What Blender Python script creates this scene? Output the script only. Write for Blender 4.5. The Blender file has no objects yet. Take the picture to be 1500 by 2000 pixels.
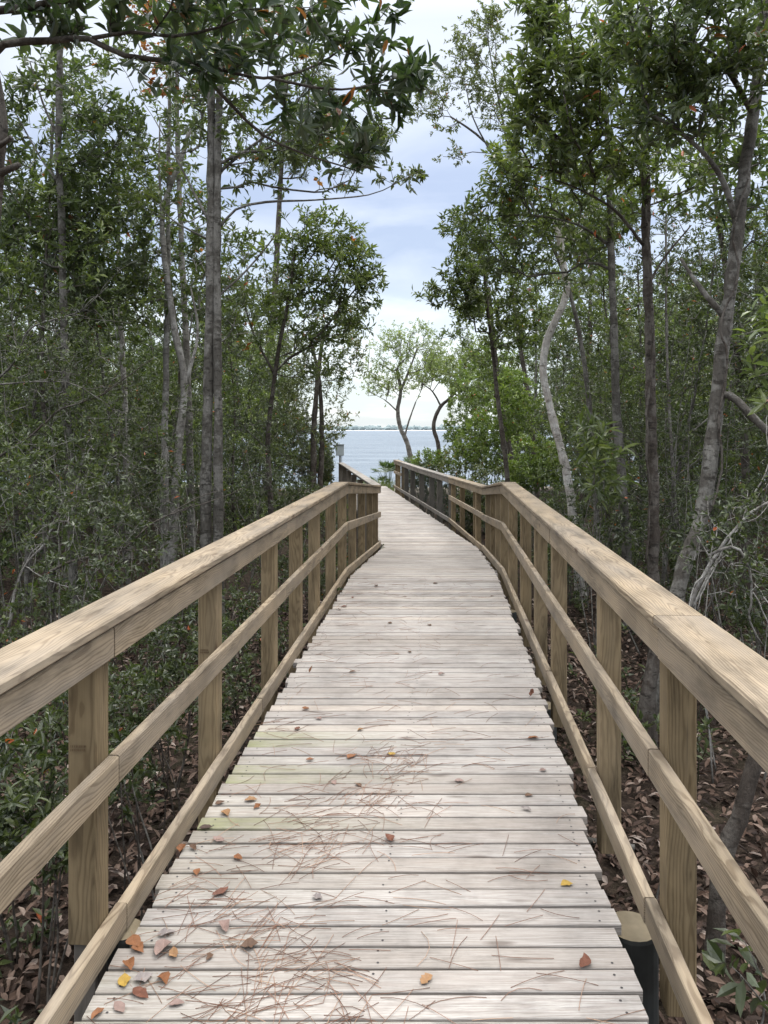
import bpy, math, random
import numpy as np
from mathutils import Vector

PI = math.pi
SC = bpy.context.scene
COL = SC.collection
rng = np.random.default_rng(7)
random.seed(7)
H = 1.62            # eye height above the near deck
F = 1500.0          # focal length in photo pixels (photo 1500 wide)
HZ = 838.0          # photo row of the eye-level horizon
TH = 110.0 / 1500   # near deck heads slightly right: dX/dY


def P(px, py, Y):
    return np.array([(px - 750.0) / F * Y, Y, H - (py - HZ) / F * Y])


# ------------------------------------------------------------------ scene graph helpers
def tag(o, label=None, cat=None, group=None, kind=None):
    if label: o['label'] = label
    if cat: o['category'] = cat
    if group: o['group'] = group
    if kind: o['kind'] = kind
    return o


def thing(name, label, cat, loc=(0, 0, 0), group=None):
    o = bpy.data.objects.new(name, None)
    o.empty_display_size = 0.1
    COL.objects.link(o)
    o.location = loc
    return tag(o, label, cat, group)


def link(name, me, parent=None):
    o = bpy.data.objects.new(name, me)
    COL.objects.link(o)
    if parent is not None:
        o.parent = parent
    return o


def copy_thing(root, loc, rz, sc, label, group=None):
    r = root.copy(); COL.objects.link(r)
    r.location = loc; r.rotation_euler = (0, 0, rz); r.scale = sc
    r['label'] = label
    if group: r['group'] = group
    for ch in list(root.children):
        c = ch.copy(); COL.objects.link(c); c.parent = r
        for g in list(ch.children):
            d = g.copy(); COL.objects.link(d); d.parent = c
    return r


def np_mesh(name, verts, loops, totals, mats, attrs=None, mat_idx=None, smooth=False):
    me = bpy.data.meshes.new(name)
    verts = np.asarray(verts, dtype=np.float32).reshape(-1, 3)
    loops = np.asarray(loops, dtype=np.int32).ravel()
    totals = np.asarray(totals, dtype=np.int32).ravel()
    me.vertices.add(len(verts)); me.vertices.foreach_set('co', verts.ravel())
    me.loops.add(len(loops)); me.loops.foreach_set('vertex_index', loops)
    me.polygons.add(len(totals))
    starts = np.concatenate([[0], np.cumsum(totals)[:-1]]).astype(np.int32)
    me.polygons.foreach_set('loop_start', starts)
    me.polygons.foreach_set('loop_total', totals)
    me.polygons.foreach_set('use_smooth', np.full(len(totals), smooth, dtype=bool))
    for m in (mats if isinstance(mats, (list, tuple)) else [mats]):
        me.materials.append(m)
    if mat_idx is not None:
        me.polygons.foreach_set('material_index', np.asarray(mat_idx, dtype=np.int32))
    for k, v in (attrs or {}).items():
        v = np.asarray(v, dtype=np.float32)
        if v.ndim == 1:
            a = me.attributes.new(k, 'FLOAT', 'POINT'); a.data.foreach_set('value', v)
        else:
            a = me.attributes.new(k, 'FLOAT_VECTOR', 'POINT'); a.data.foreach_set('vector', v.ravel())
    me.update(calc_edges=True)
    me.validate()
    return me


# ------------------------------------------------------------------ materials
class NT:
    def __init__(s, name):
        s.m = bpy.data.materials.new(name); s.m.use_nodes = True
        s.t = s.m.node_tree; s.t.nodes.clear()
        s.out = s.n('ShaderNodeOutputMaterial')

    def n(s, typ, **kw):
        nd = s.t.nodes.new(typ)
        for k, v in kw.items():
            setattr(nd, k, v)
        return nd

    def l(s, a, b):
        s.t.links.new(a, b)

    def val(s, node, key, v):
        if hasattr(v, 'is_output'):
            s.l(v, node.inputs[key])
        else:
            node.inputs[key].default_value = v

    def math(s, op, a, b=None, c=None, clamp=False):
        nd = s.n('ShaderNodeMath', operation=op, use_clamp=clamp)
        for i, v in enumerate((a, b, c)):
            if v is not None: s.val(nd, i, v)
        return nd.outputs[0]

    def mix(s, f, a, b, blend='MIX'):
        nd = s.n('ShaderNodeMix', data_type='RGBA', blend_type=blend)
        s.val(nd, 0, f)
        for k, v in ((6, a), (7, b)):
            if isinstance(v, tuple): v = (*v, 1.0) if len(v) == 3 else v
            s.val(nd, k, v)
        return nd.outputs[2]

    def ramp(s, fac, stops, interp='LINEAR'):
        nd = s.n('ShaderNodeValToRGB'); cr = nd.color_ramp; cr.interpolation = interp
        while len(cr.elements) < len(stops): cr.elements.new(0.5)
        for e, (p, c) in zip(cr.elements, stops):
            e.position = p
            e.color = (*c, 1) if isinstance(c, tuple) else (c, c, c, 1)
        s.l(fac, nd.inputs[0])
        return nd.outputs[0]

    def noise(s, vec, scale, detail=3, rough=0.55, dist=0.0):
        nd = s.n('ShaderNodeTexNoise')
        if vec is not None: s.l(vec, nd.inputs['Vector'])
        nd.inputs['Scale'].default_value = scale
        nd.inputs['Detail'].default_value = detail
        nd.inputs['Roughness'].default_value = rough
        nd.inputs['Distortion'].default_value = dist
        return nd.outputs['Fac']

    def vscale(s, vec, v):
        nd = s.n('ShaderNodeVectorMath', operation='MULTIPLY')
        s.l(vec, nd.inputs[0]); nd.inputs[1].default_value = v
        return nd.outputs[0]

    def bump(s, h, strength, dist):
        nd = s.n('ShaderNodeBump')
        nd.inputs['Strength'].default_value = strength
        nd.inputs['Distance'].default_value = dist
        s.l(h, nd.inputs['Height'])
        return nd.outputs[0]

    def principled(s, col, rough=0.7, spec=0.3, normal=None):
        b = s.n('ShaderNodeBsdfPrincipled')
        if isinstance(col, tuple): col = (*col, 1)
        s.val(b, 'Base Color', col); s.val(b, 'Roughness', rough); s.val(b, 'Specular IOR Level', spec)
        if normal is not None: s.l(normal, b.inputs['Normal'])
        return b

    def done(s, shader):
        s.l(shader.outputs[0] if hasattr(shader, 'outputs') else shader, s.out.inputs[0])
        return s.m


def wood_mat(name, pale, dark, grey, ring=0.0085, weather=0.35, contrast=1.0, tone=0.25):
    """sawn softwood: growth rings about a tilted pith, fibres, knots, patchy greying.  'wc' = (along, across, thick), 'bv' = board value"""
    t = NT(name)
    at = t.n('ShaderNodeAttribute', attribute_name='wc').outputs['Vector']
    bv = t.n('ShaderNodeAttribute', attribute_name='bv').outputs['Fac']
    sep = t.n('ShaderNodeSeparateXYZ'); t.l(at, sep.inputs[0])
    l, w, k = sep.outputs
    nv = t.vscale(at, (2.0, 6, 6))
    n1 = t.noise(nv, 1.0, 2)
    nv2 = t.vscale(at, (1.6, 7, 7))
    n2 = t.noise(nv2, 1.7, 2)
    # knots
    vor = t.n('ShaderNodeTexVoronoi'); vor.feature = 'F1'
    t.l(t.vscale(at, (1.9, 5.5, 5.5)), vor.inputs['Vector']); vor.inputs['Scale'].default_value = 1.0
    kd = vor.outputs['Distance']
    kinf = t.math('POWER', t.math('SUBTRACT', 1.0, t.math('MULTIPLY', kd, 2.6, clamp=True), clamp=True), 2.0)
    w2 = t.math('ADD', w, t.math('MULTIPLY', t.math('SUBTRACT', n1, 0.5), 0.055))
    k2 = t.math('ADD', k, t.math('MULTIPLY', t.math('SUBTRACT', n2, 0.5), 0.055))
    r = t.math('SQRT', t.math('ADD', t.math('MULTIPLY', w2, w2), t.math('MULTIPLY', k2, k2)))
    r = t.math('ADD', r, t.math('MULTIPLY', kinf, 0.03))
    ringv = t.math('FRACT', t.math('DIVIDE', r, ring))
    late = t.ramp(ringv, [(0.0, 0.25), (0.25, 0.0), (0.55, 0.12), (0.74, 0.95), (0.94, 1.0), (1.0, 0.25)])
    fib = t.noise(t.vscale(at, (3, 260, 260)), 1.0, 2, 0.6)
    late = t.math('MULTIPLY', late, t.math('MULTIPLY_ADD', fib, 0.7, 0.45))
    col = t.mix(t.math('MULTIPLY', late, 0.8 * contrast, clamp=True), pale, dark)
    # greying in patches and along the fibres
    patch = t.noise(t.vscale(at, (0.8, 5, 5)), 1.3, 4, 0.65)
    gf = t.math('MULTIPLY', t.ramp(patch, [(0.35, 0.0), (0.7, 1.0)]), weather)
    gf = t.math('ADD', gf, t.math('MULTIPLY', t.math('SUBTRACT', bv, 0.5), 0.35), clamp=True)
    col = t.mix(gf, col, grey)
    v = t.math('ADD', t.math('MULTIPLY', bv, tone), 1.0 - tone * 0.55)
    blot = t.noise(t.vscale(at, (3.0, 4, 4)), 1.0, 3, 0.6)
    v = t.math('MULTIPLY', v, t.ramp(blot, [(0.3, 0.72), (0.6, 1.05)]))
    v = t.math('MULTIPLY', v, t.math('MULTIPLY_ADD', fib, 0.4, 0.80))
    stain = t.noise(t.vscale(at, (2.2, 14, 14)), 1.0, 5, 0.7)
    v = t.math('MULTIPLY', v, t.ramp(stain, [(0.3, 0.55), (0.5, 1.0), (1.0, 1.06)]))
    cmb = t.n('ShaderNodeCombineColor'); [t.l(v, cmb.inputs[i]) for i in range(3)]
    col = t.mix(1.0, col, cmb.outputs[0], 'MULTIPLY')
    core = t.ramp(kd, [(0.05, 1.0), (0.12, 0.0)])
    col = t.mix(t.math('MULTIPLY', core, 0.75), col, (0.075, 0.045, 0.028))
    crack = t.ramp(t.noise(t.vscale(at, (0.7, 60, 60)), 1.0, 2, 0.5), [(0.70, 0.0), (0.76, 1.0)])
    col = t.mix(t.math('MULTIPLY', crack, 0.45), col, (0.06, 0.045, 0.035))
    hgt = t.math('SUBTRACT', t.math('MULTIPLY_ADD', fib, 0.5, t.math('MULTIPLY', late, 0.5)), t.math('MULTIPLY', crack, 0.8))
    return t.done(t.principled(col, 0.72, 0.22, t.bump(hgt, 0.5, 0.0018)))


def deck_mat():
    t = NT('weathered_deck_boards')
    at = t.n('ShaderNodeAttribute', attribute_name='wc').outputs['Vector']
    bv = t.n('ShaderNodeAttribute', attribute_name='bv').outputs['Fac']
    alg = t.n('ShaderNodeAttribute', attribute_name='alg').outputs['Fac']
    geo = t.n('ShaderNodeNewGeometry').outputs['Position']
    sep = t.n('ShaderNodeSeparateXYZ'); t.l(at, sep.inputs[0])
    l, w, k = sep.outputs
    n1 = t.noise(t.vscale(at, (0.9, 7, 7)), 1.0, 2)
    w2 = t.math('ADD', w, t.math('MULTIPLY', t.math('SUBTRACT', n1, 0.5), 0.07))
    r = t.math('SQRT', t.math('ADD', t.math('MULTIPLY', w2, w2), t.math('MULTIPLY', k, k)))
    late = t.ramp(t.math('FRACT', t.math('DIVIDE', r, 0.008)), [(0.0, 0.1), (0.5, 0.0), (0.85, 1.0), (1.0, 0.1)])
    fib = t.noise(t.vscale(at, (3, 210, 210)), 1.0, 3, 0.65)
    col = t.ramp(fib, [(0.22, (0.20, 0.176, 0.154)), (0.5, (0.385, 0.356, 0.328)), (0.8, (0.515, 0.488, 0.462))])
    col = t.mix(t.math('MULTIPLY', late, 0.35), col, (0.25, 0.20, 0.175))
    patch = t.noise(t.vscale(at, (1.3, 6, 6)), 1.0, 4, 0.7)
    col = t.mix(t.ramp(patch, [(0.45, 0.0), (0.75, 0.45)]), col, (0.34, 0.285, 0.245))
    col = t.mix(t.ramp(bv, [(0.0, 0.35), (0.35, 0.0), (0.8, 0.0), (1.0, 0.5)]), col, (0.42, 0.35, 0.285))
    v = t.math('MULTIPLY_ADD', bv, 0.32, 0.82)
    grime = t.noise(geo, 2.3, 5, 0.7)
    v = t.math('MULTIPLY', v, t.ramp(grime, [(0.25, 0.62), (0.55, 1.0), (1.0, 1.06)]))
    stain = t.noise(t.vscale(at, (5, 20, 20)), 1.3, 4, 0.7)
    v = t.math('MULTIPLY', v, t.ramp(stain, [(0.26, 0.76), (0.42, 1.0), (1.0, 1.0)]))
    cmb = t.n('ShaderNodeCombineColor'); [t.l(v, cmb.inputs[i]) for i in range(3)]
    col = t.mix(1.0, col, cmb.outputs[0], 'MULTIPLY')
    an = t.noise(t.vscale(at, (3.5, 14, 14)), 1.0, 4, 0.7)
    af = t.math('MULTIPLY', t.math('POWER', alg, 3.2), t.ramp(an, [(0.32, 0.15), (0.62, 1.0)]))
    col = t.mix(af, col, (0.235, 0.255, 0.09))
    vor = t.n('ShaderNodeTexVoronoi'); t.l(t.vscale(at, (2.1, 8, 8)), vor.inputs['Vector']); vor.inputs['Scale'].default_value = 1.0
    core = t.ramp(vor.outputs['Distance'], [(0.05, 1.0), (0.13, 0.0)])
    col = t.mix(t.math('MULTIPLY', core, 0.7), col, (0.12, 0.095, 0.08))
    crack = t.ramp(t.noise(t.vscale(at, (1.0, 75, 75)), 1.0, 2, 0.5), [(0.69, 0.0), (0.75, 1.0)])
    col = t.mix(t.math('MULTIPLY', crack, 0.5), col, (0.10, 0.08, 0.07))
    hgt = t.math('SUBTRACT', fib, t.math('MULTIPLY', crack, 0.8))
    return t.done(t.principled(col, 0.8, 0.2, t.bump(hgt, 0.8, 0.003)))


def leaf_mat(name, cols, under=(0.23, 0.255, 0.18), rough=0.33, trans=0.33, autumn=0.995, autumn_col=(0.42, 0.10, 0.03)):
    t = NT(name)
    lv = t.n('ShaderNodeAttribute', attribute_name='lv').outputs['Fac']
    oi = t.n('ShaderNodeObjectInfo').outputs['Random']
    tc = t.n('ShaderNodeTexCoord').outputs['Object']
    cl = t.noise(tc, 1.1, 2, 0.5)
    f = t.math('ADD', t.math('MULTIPLY', lv, 0.6), t.math('MULTIPLY', t.math('SUBTRACT', cl, 0.35), 0.9), clamp=True)
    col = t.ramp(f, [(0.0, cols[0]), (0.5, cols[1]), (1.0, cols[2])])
    v = t.math('MULTIPLY_ADD', oi, 0.35, 0.82)
    cmb = t.n('ShaderNodeCombineColor'); [t.l(v, cmb.inputs[i]) for i in range(3)]
    col = t.mix(1.0, col, cmb.outputs[0], 'MULTIPLY')
    col = t.mix(t.math('GREATER_THAN', lv, autumn), col, autumn_col)
    bf = t.n('ShaderNodeNewGeometry').outputs['Backfacing']
    col2 = t.mix(t.math('MULTIPLY', bf, 0.45), col, under)
    b = t.principled(col2, rough, 0.62)
    tr = t.n('ShaderNodeBsdfTranslucent')
    tcol = t.mix(1.0, col, (1.5, 1.7, 0.7), 'MULTIPLY')
    t.l(tcol, tr.inputs[0])
    mx = t.n('ShaderNodeMixShader'); mx.inputs[0].default_value = trans
    t.l(b.outputs[0], mx.inputs[1]); t.l(tr.outputs[0], mx.inputs[2])
    return t.done(mx.outputs[0])


def bark_mat(name, a, b, c, scale=1.0):
    t = NT(name)
    tc = t.n('ShaderNodeTexCoord').outputs['Object']
    n1 = t.noise(t.vscale(tc, (1, 1, 0.3)), 34 * scale, 5, 0.75)
    n4 = t.noise(tc, 13 * scale, 4, 0.7)
    n2 = t.noise(tc, 4.5 * scale, 4, 0.7)
    n3 = t.noise(t.vscale(tc, (1, 1, 2.6)), 11 * scale, 3, 0.6)
    col = t.mix(t.ramp(n2, [(0.46, 0.0), (0.55, 1.0)]), a, b)
    col = t.mix(t.ramp(n3, [(0.56, 0.0), (0.66, 0.85)]), col, c)
    col = t.mix(t.ramp(n4, [(0.58, 0.0), (0.66, 0.7)]), col, c)
    v = t.math('MULTIPLY_ADD', n1, 1.5, 0.25)
    cmb = t.n('ShaderNodeCombineColor'); [t.l(v, cmb.inputs[i]) for i in range(3)]
    col = t.mix(1.0, col, cmb.outputs[0], 'MULTIPLY')
    return t.done(t.principled(col, 0.9, 0.15, t.bump(t.math('ADD', n1, n4), 0.9, 0.015)))


def flat_mat(name, col, rough=0.8, var=0.3, scale=20, spec=0.25):
    t = NT(name)
    tc = t.n('ShaderNodeTexCoord').outputs['Object']
    n = t.noise(tc, scale, 4, 0.6)
    v = t.math('MULTIPLY_ADD', n, var * 2, 1 - var)
    cmb = t.n('ShaderNodeCombineColor'); [t.l(v, cmb.inputs[i]) for i in range(3)]
    c = t.mix(1.0, col, cmb.outputs[0], 'MULTIPLY')
    return t.done(t.principled(c, rough, spec))


def litter_mat(name, stops, rough=0.75):
    t = NT(name)
    lv = t.n('ShaderNodeAttribute', attribute_name='lv').outputs['Fac']
    tc = t.n('ShaderNodeTexCoord').outputs['Object']
    n = t.noise(tc, 60, 3, 0.6)
    col = t.ramp(lv, stops)
    v = t.math('MULTIPLY_ADD', n, 0.7, 0.65)
    cmb = t.n('ShaderNodeCombineColor'); [t.l(v, cmb.inputs[i]) for i in range(3)]
    col = t.mix(1.0, col, cmb.outputs[0], 'MULTIPLY')
    return t.done(t.principled(col, rough, 0.25))


M_RAIL = wood_mat('new_pine_rail', (0.375, 0.295, 0.200), (0.125, 0.080, 0.046), (0.215, 0.185, 0.152), ring=0.0085, weather=0.75, contrast=0.9, tone=0.4)
M_POST = wood_mat('new_pine_post', (0.270, 0.202, 0.115), (0.115, 0.077, 0.040), (0.17, 0.135, 0.09), ring=0.009, weather=0.5, contrast=0.9, tone=0.4)
M_OLD = wood_mat('old_grey_rail', (0.30, 0.265, 0.23), (0.20, 0.17, 0.14), (0.27, 0.255, 0.24), weather=0.7, contrast=0.6)
M_OLDPOST = wood_mat('old_dark_post', (0.18, 0.155, 0.13), (0.11, 0.095, 0.08), (0.165, 0.155, 0.14), weather=0.7, contrast=0.6)
M_DECK = deck_mat()
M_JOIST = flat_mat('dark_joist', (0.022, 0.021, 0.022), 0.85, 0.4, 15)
M_PILE = flat_mat('dark_piling', (0.035, 0.036, 0.034), 0.85, 0.5, 9)
M_PILETOP = flat_mat('piling_top', (0.22, 0.18, 0.12), 0.85, 0.4, 14)
M_SCREW = flat_mat('screw_head', (0.05, 0.045, 0.045), 0.5, 0.2, 60)
M_INK = flat_mat('ink_stamp', (0.12, 0.08, 0.045), 0.8, 0.4, 90)
M_WIRE = flat_mat('wire', (0.055, 0.06, 0.06), 0.5, 0.2, 30)

G1 = [(0.028, 0.042, 0.015), (0.105, 0.138, 0.043), (0.245, 0.27, 0.088)]
G2 = [(0.022, 0.035, 0.015), (0.075, 0.103, 0.038), (0.175, 0.20, 0.07)]
M_BAY = leaf_mat('bay_leaf', G1, autumn=0.998)
M_BAYDARK = leaf_mat('dark_bay_leaf', G2, autumn=0.998)
M_NEAR = leaf_mat('overhanging_leaf', [(0.017, 0.029, 0.014), (0.038, 0.062, 0.027), (0.085, 0.115, 0.045)], rough=0.36, autumn=0.985, autumn_col=(0.20, 0.07, 0.03))
M_OLIVE = leaf_mat('olive_leaf', [(0.060, 0.075, 0.030), (0.125, 0.145, 0.052), (0.22, 0.225, 0.085)], autumn=0.99)
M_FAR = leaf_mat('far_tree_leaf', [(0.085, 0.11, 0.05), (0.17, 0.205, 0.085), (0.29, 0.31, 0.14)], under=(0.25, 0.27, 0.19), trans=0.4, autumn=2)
M_BRIGHT = leaf_mat('bright_shrub_leaf', [(0.070, 0.105, 0.026), (0.150, 0.205, 0.046), (0.27, 0.30, 0.085)], autumn=0.995, trans=0.35)
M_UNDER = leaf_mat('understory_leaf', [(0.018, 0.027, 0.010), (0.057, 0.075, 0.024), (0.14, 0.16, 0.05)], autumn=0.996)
M_AUT = leaf_mat('autumn_leaf', [(0.16, 0.05, 0.025), (0.25, 0.09, 0.035), (0.30, 0.14, 0.065)], under=(0.3, 0.1, 0.05), trans=0.4, autumn=2)
M_PALM = leaf_mat('palmetto_leaf', [(0.04, 0.07, 0.02), (0.09, 0.14, 0.035), (0.22, 0.26, 0.07)], autumn=2)
M_BARK = bark_mat('grey_bark', (0.090, 0.083, 0.072), (0.175, 0.166, 0.15), (0.042, 0.038, 0.033))
M_BARKD = bark_mat('dark_bark', (0.075, 0.062, 0.052), (0.13, 0.115, 0.10), (0.035, 0.03, 0.026))
M_BARKP = bark_mat('pale_bark', (0.22, 0.205, 0.185), (0.36, 0.345, 0.32), (0.10, 0.09, 0.08))
M_WHITE = bark_mat('white_bark', (0.50, 0.46, 0.42), (0.66, 0.63, 0.59), (0.24, 0.21, 0.18))
M_LEAN = bark_mat('mottled_bark', (0.10, 0.09, 0.078), (0.205, 0.195, 0.175), (0.045, 0.04, 0.034))
M_BRUSH = bark_mat('grey_brush', (0.095, 0.086, 0.076), (0.21, 0.20, 0.18), (0.05, 0.045, 0.04))
M_TWIG = bark_mat('twig_bark', (0.12, 0.11, 0.098), (0.21, 0.20, 0.18), (0.07, 0.062, 0.055))


# ------------------------------------------------------------------ boards
class Boards:
    """collects sawn boards (chamfered section swept along a straight line) into one mesh"""
    def __init__(s):
        s.v, s.f, s.tot, s.wc, s.bv, s.alg, s.mi, s.n = [], [], [], [], [], [], [], 0

    def add(s, a, b, side, up, w, t, bev=0.004, bv=None, alg=(0, 0), mi=0, seed_ends=True):
        a = np.asarray(a, float); b = np.asarray(b, float)
        d = b - a; L = np.linalg.norm(d); d /= L
        side = np.asarray(side, float); up = np.asarray(up, float)
        h, k = w / 2, t / 2
        sec = [(-h + bev, -k), (h - bev, -k), (h, -k + bev), (h, k - bev), (h - bev, k), (-h + bev, k), (-h, k - bev), (-h, -k + bev)]
        bv = rng.random() if bv is None else bv
        l0 = rng.random() * 60; pw = rng.normal(0, w * 0.35); pk = rng.choice([-1, 1]) * (t / 2 + rng.uniform(0.0, 0.06))
        tw, tk = rng.normal(0, 0.010), rng.choice([-1, 1]) * rng.uniform(0.012, 0.035)
        base = s.n
        for e, (p, l) in enumerate(((a, 0.0), (b, L))):
            for (x, y) in sec:
                s.v.append(p + side * x + up * y)
                s.wc.append((l + l0, x + pw + tw * l, y + pk + tk * l))
                s.bv.append(bv); s.alg.append(alg[e])
        m = len(sec)
        for i in range(m):
            j = (i + 1) % m
            s.f += [base + i, base + j, base + m + j, base + m + i]; s.tot.append(4); s.mi.append(mi)
        s.f += [base + i for i in reversed(range(m))]; s.tot.append(m); s.mi.append(mi)
        s.f += [base + m + i for i in range(m)]; s.tot.append(m); s.mi.append(mi)
        s.n += 2 * m

    def disc(s, c, r, mi, up=(0, 0, 1)):
        base = s.n; k = 6
        for i in range(k):
            s.v.append(np.asarray(c) + np.array([math.cos(i * 2 * PI / k) * r, math.sin(i * 2 * PI / k) * r, 0]))
            s.wc.append((0, 0, 0)); s.bv.append(0); s.alg.append(0)
        s.f += [base + i for i in range(k)]; s.tot.append(k); s.mi.append(mi); s.n += k

    def build(s, name, mats, parent):
        me = np_mesh(name, s.v, s.f, s.tot, mats, {'wc': np.array(s.wc), 'bv': np.array(s.bv), 'alg': np.array(s.alg)}, s.mi)
        return link(name, me, parent)


UP = np.array([0, 0, 1.0])
S_A = 8.53                      # start of the ramp (Y)
S_B = 12.9                      # end of the ramp
DROP = 0.385
C_SL = -0.108                   # far deck heads left


def deck_z(Y):
    return 0.0 if Y < S_A else (-DROP * (Y - S_A) / (S_B - S_A) if Y < S_B else -DROP)


def edge_left(Y):
    return -0.987 + TH * Y if Y < 13.2 else (-0.987 + TH * 13.2) + C_SL * (Y - 13.2)


def edge_right(Y):
    return 0.566 + TH * Y + min(0.06, 0.02 * max(0, Y - 2)) if Y < S_B else 1.585 + C_SL * (Y - S_B)


def rail_x(side, off, Y):
    """inner plane of a rail on the near, straight run"""
    return (-(1.02 + off) if side < 0 else (0.675 + off)) + TH * Y


# ------------------------------------------------------------------ the deck
deck = thing('boardwalk', 'weathered grey plank boardwalk running between wooden railings towards the water', 'boardwalk')


def planks(name, y0, y1):
    B = Boards()
    pitch = 0.1003
    y = y0
    while y < y1 - 0.02:
        yc = y + pitch / 2
        xl = edge_left(yc) + rng.normal(0, 0.007) - (0.02 if rng.random() < 0.06 else 0)
        xr = edge_right(yc) + rng.normal(0, 0.008) + (0.03 if rng.random() < 0.06 else 0)
        z = deck_z(yc) - 0.019 + rng.normal(0, 0.0012)
        sk = rng.normal(0, 0.002)
        r = rng.random()
        ag = 0.0
        if yc < 4.2:
            ag = 0.86 if r < 0.24 else (0.5 if r < 0.7 else 0.1)
        elif yc < 6: ag = 0.2 * r
        bv = rng.random()
        wv = 0.0882 + rng.normal(0, 0.0010)
        xm = xl + rng.uniform(0.18, 0.55)
        sl = (deck_z(yc + .01) - deck_z(yc - .01)) / .02
        sd = np.array([0, 1, sl]); sd /= np.linalg.norm(sd)
        ups = np.array([0, -sl, 1]); ups /= np.linalg.norm(ups)
        # one board with an extra cross-cut ring so the algae can fade along it
        n0 = len(B.v)
        B.add((xl, yc - sk, z), (xr, yc + sk, z), sd, ups, wv, 0.038, 0.003, bv, (ag, 0))
        # fade algae: move it to the first part by scaling along the board in the mesh attribute
        if yc < 9:
            for xs in (xl + 0.06, (xl + xr) / 2 + 0.02, xr - 0.06):
                for dy in (-0.025, 0.025):
                    if rng.random() < 0.85:
                        B.disc((xs + rng.normal(0, 0.006), yc + dy + rng.normal(0, 0.003), z + 0.0204), 0.0042, 1)
        y += pitch
    o = B.build(name, [M_DECK, M_SCREW], deck)
    return o


planks('plank_surface', 0.4, S_A)
planks('plank_surface', S_A, S_B)
planks('plank_surface', S_B, 27.0)
# stringers and piles
for off in (0.02, 0.78, -0.04):
    pts = []
    for Y in (0.4, S_A, S_B, 27.0):
        x = {0.02: edge_left(Y) + 0.035, 0.78: (edge_left(Y) + edge_right(Y)) / 2, -0.04: edge_right(Y) - 0.045}[off]
        pts.append(np.array([x, Y, deck_z(Y) - 0.14]))
    B = Boards()
    for p, q in zip(pts[:-1], pts[1:]):
        B.add(p, q, (1, 0, 0), UP, 0.045, 0.19, 0.003)
    B.build('stringer', M_JOIST, deck)


def tube_mesh(pts, radii, k=8, cap=True):
    pts = np.asarray(pts, float); n = len(pts)
    radii = np.broadcast_to(np.asarray(radii, float), (n,))
    tan = np.gradient(pts, axis=0) if n > 2 else np.repeat((pts[1] - pts[0])[None], 2, 0)
    tan /= np.linalg.norm(tan, axis=1)[:, None] + 1e-9
    ref = np.array([0.32, 0.93, 0.17]); ref = np.where(np.abs(tan @ ref)[:, None] > 0.93, np.array([0.9, -0.3, 0.3])[None], ref[None])
    u = np.cross(tan, ref); u /= np.linalg.norm(u, axis=1)[:, None]
    v = np.cross(tan, u)
    a = np.arange(k) * 2 * PI / k
    ring = pts[:, None] + radii[:, None, None] * (np.cos(a)[None, :, None] * u[:, None] + np.sin(a)[None, :, None] * v[:, None])
    i = np.arange(n - 1)[:, None] * k; j = np.arange(k)[None]; j2 = (j + 1) % k
    q = np.stack([i + j, i + j2, i + k + j2, i + k + j], -1).reshape(-1)
    loops = list(q); tot = [4] * ((n - 1) * k)
    if cap:
        loops += list(range(k))[::-1]; tot.append(k)
        loops += list(range((n - 1) * k, n * k)); tot.append(k)
    return ring.reshape(-1, 3), loops, tot


def ground_z(x, y):
    """terrain height: woodland floor that falls to the beach"""
    x = np.asarray(x, float); y = np.asarray(y, float)
    z = -0.74 + 0.07 * np.sin(x * 1.3 + 0.5) * np.cos(y * 0.9) + 0.05 * np.sin(x * 0.5 - y * 0.6)
    t = np.clip((y - 14) / 30, 0, 1); z = z - 0.75 * t * t * (3 - 2 * t)
    t2 = np.clip((y - 40) / 14, 0, 1); z = z - 2.1 * t2
    t3 = np.clip((np.abs(x) - 4) / 14, 0, 1); z = z + 0.35 * t3 * (1 - t2)
    return z


for (Y, side, top, rad) in ((2.62, 1, -0.075, 0.086), (2.52, -1, -0.02, 0.06), (5.2, 1, -0.25, 0.085), (5.2, -1, -0.25, 0.085), (7.9, 1, -0.25, 0.085), (7.9, -1, -0.25, 0.085),
                            (11.2, 1, -0.45, 0.085), (11.2, -1, -0.45, 0.085), (15, 1, -0.62, 0.085), (18.5, 1, -0.62, 0.085), (18.5, -1, -0.62, 0.085)):
    x = (edge_right(Y) + 0.075) if side > 0 else (edge_left(Y) - 0.05)
    zb = float(ground_z(x, Y)) - 0.15
    zz = np.array([zb, zb + 0.3, top - 0.012, top])
    v, lo, to = tube_mesh([(x, Y, z) for z in zz], [rad * 1.04, rad * 1.02, rad, rad * 0.96], 20)
    me = np_mesh('piling', v, lo, to, [M_PILE, M_PILETOP], None, [0] * (len(to) - 1) + [1], False)
    link('piling', me, deck)


# ------------------------------------------------------------------ railings
def seg_board(parent, name, p, q, side, w, t, mat, bev=0.004, bv=None):
    """board from p to q; w is measured along 'side' (horizontal, across), t along the third axis"""
    p = np.asarray(p, float); q = np.asarray(q, float)
    d = (q - p) / np.linalg.norm(q - p)
    side = np.asarray(side, float); side = side - d * (side @ d); side /= np.linalg.norm(side)
    up = np.cross(side, d)
    if up[2] < 0: up = -up
    B = Boards(); B.add(p, q, side, up, w, t, bev, bv)
    return B.build(name, mat, parent)


def vert_board(parent, name, c, z0, z1, ax, w, t, mat, bev=0.005):
    ax = np.asarray(ax, float); ax /= np.linalg.norm(ax)
    s2 = np.array([-ax[1], ax[0], 0])
    B = Boards(); B.add((c[0], c[1], z0), (c[0], c[1], z1), s2, ax, w, t, bev)
    return B.build(name, mat, parent)


ZCAP, ZCAPB = 1.034, 1.003
AX = np.array([TH, 1.0, 0]); AX /= np.linalg.norm(AX)
LAT = np.array([AX[1], -AX[0], 0])


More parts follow.
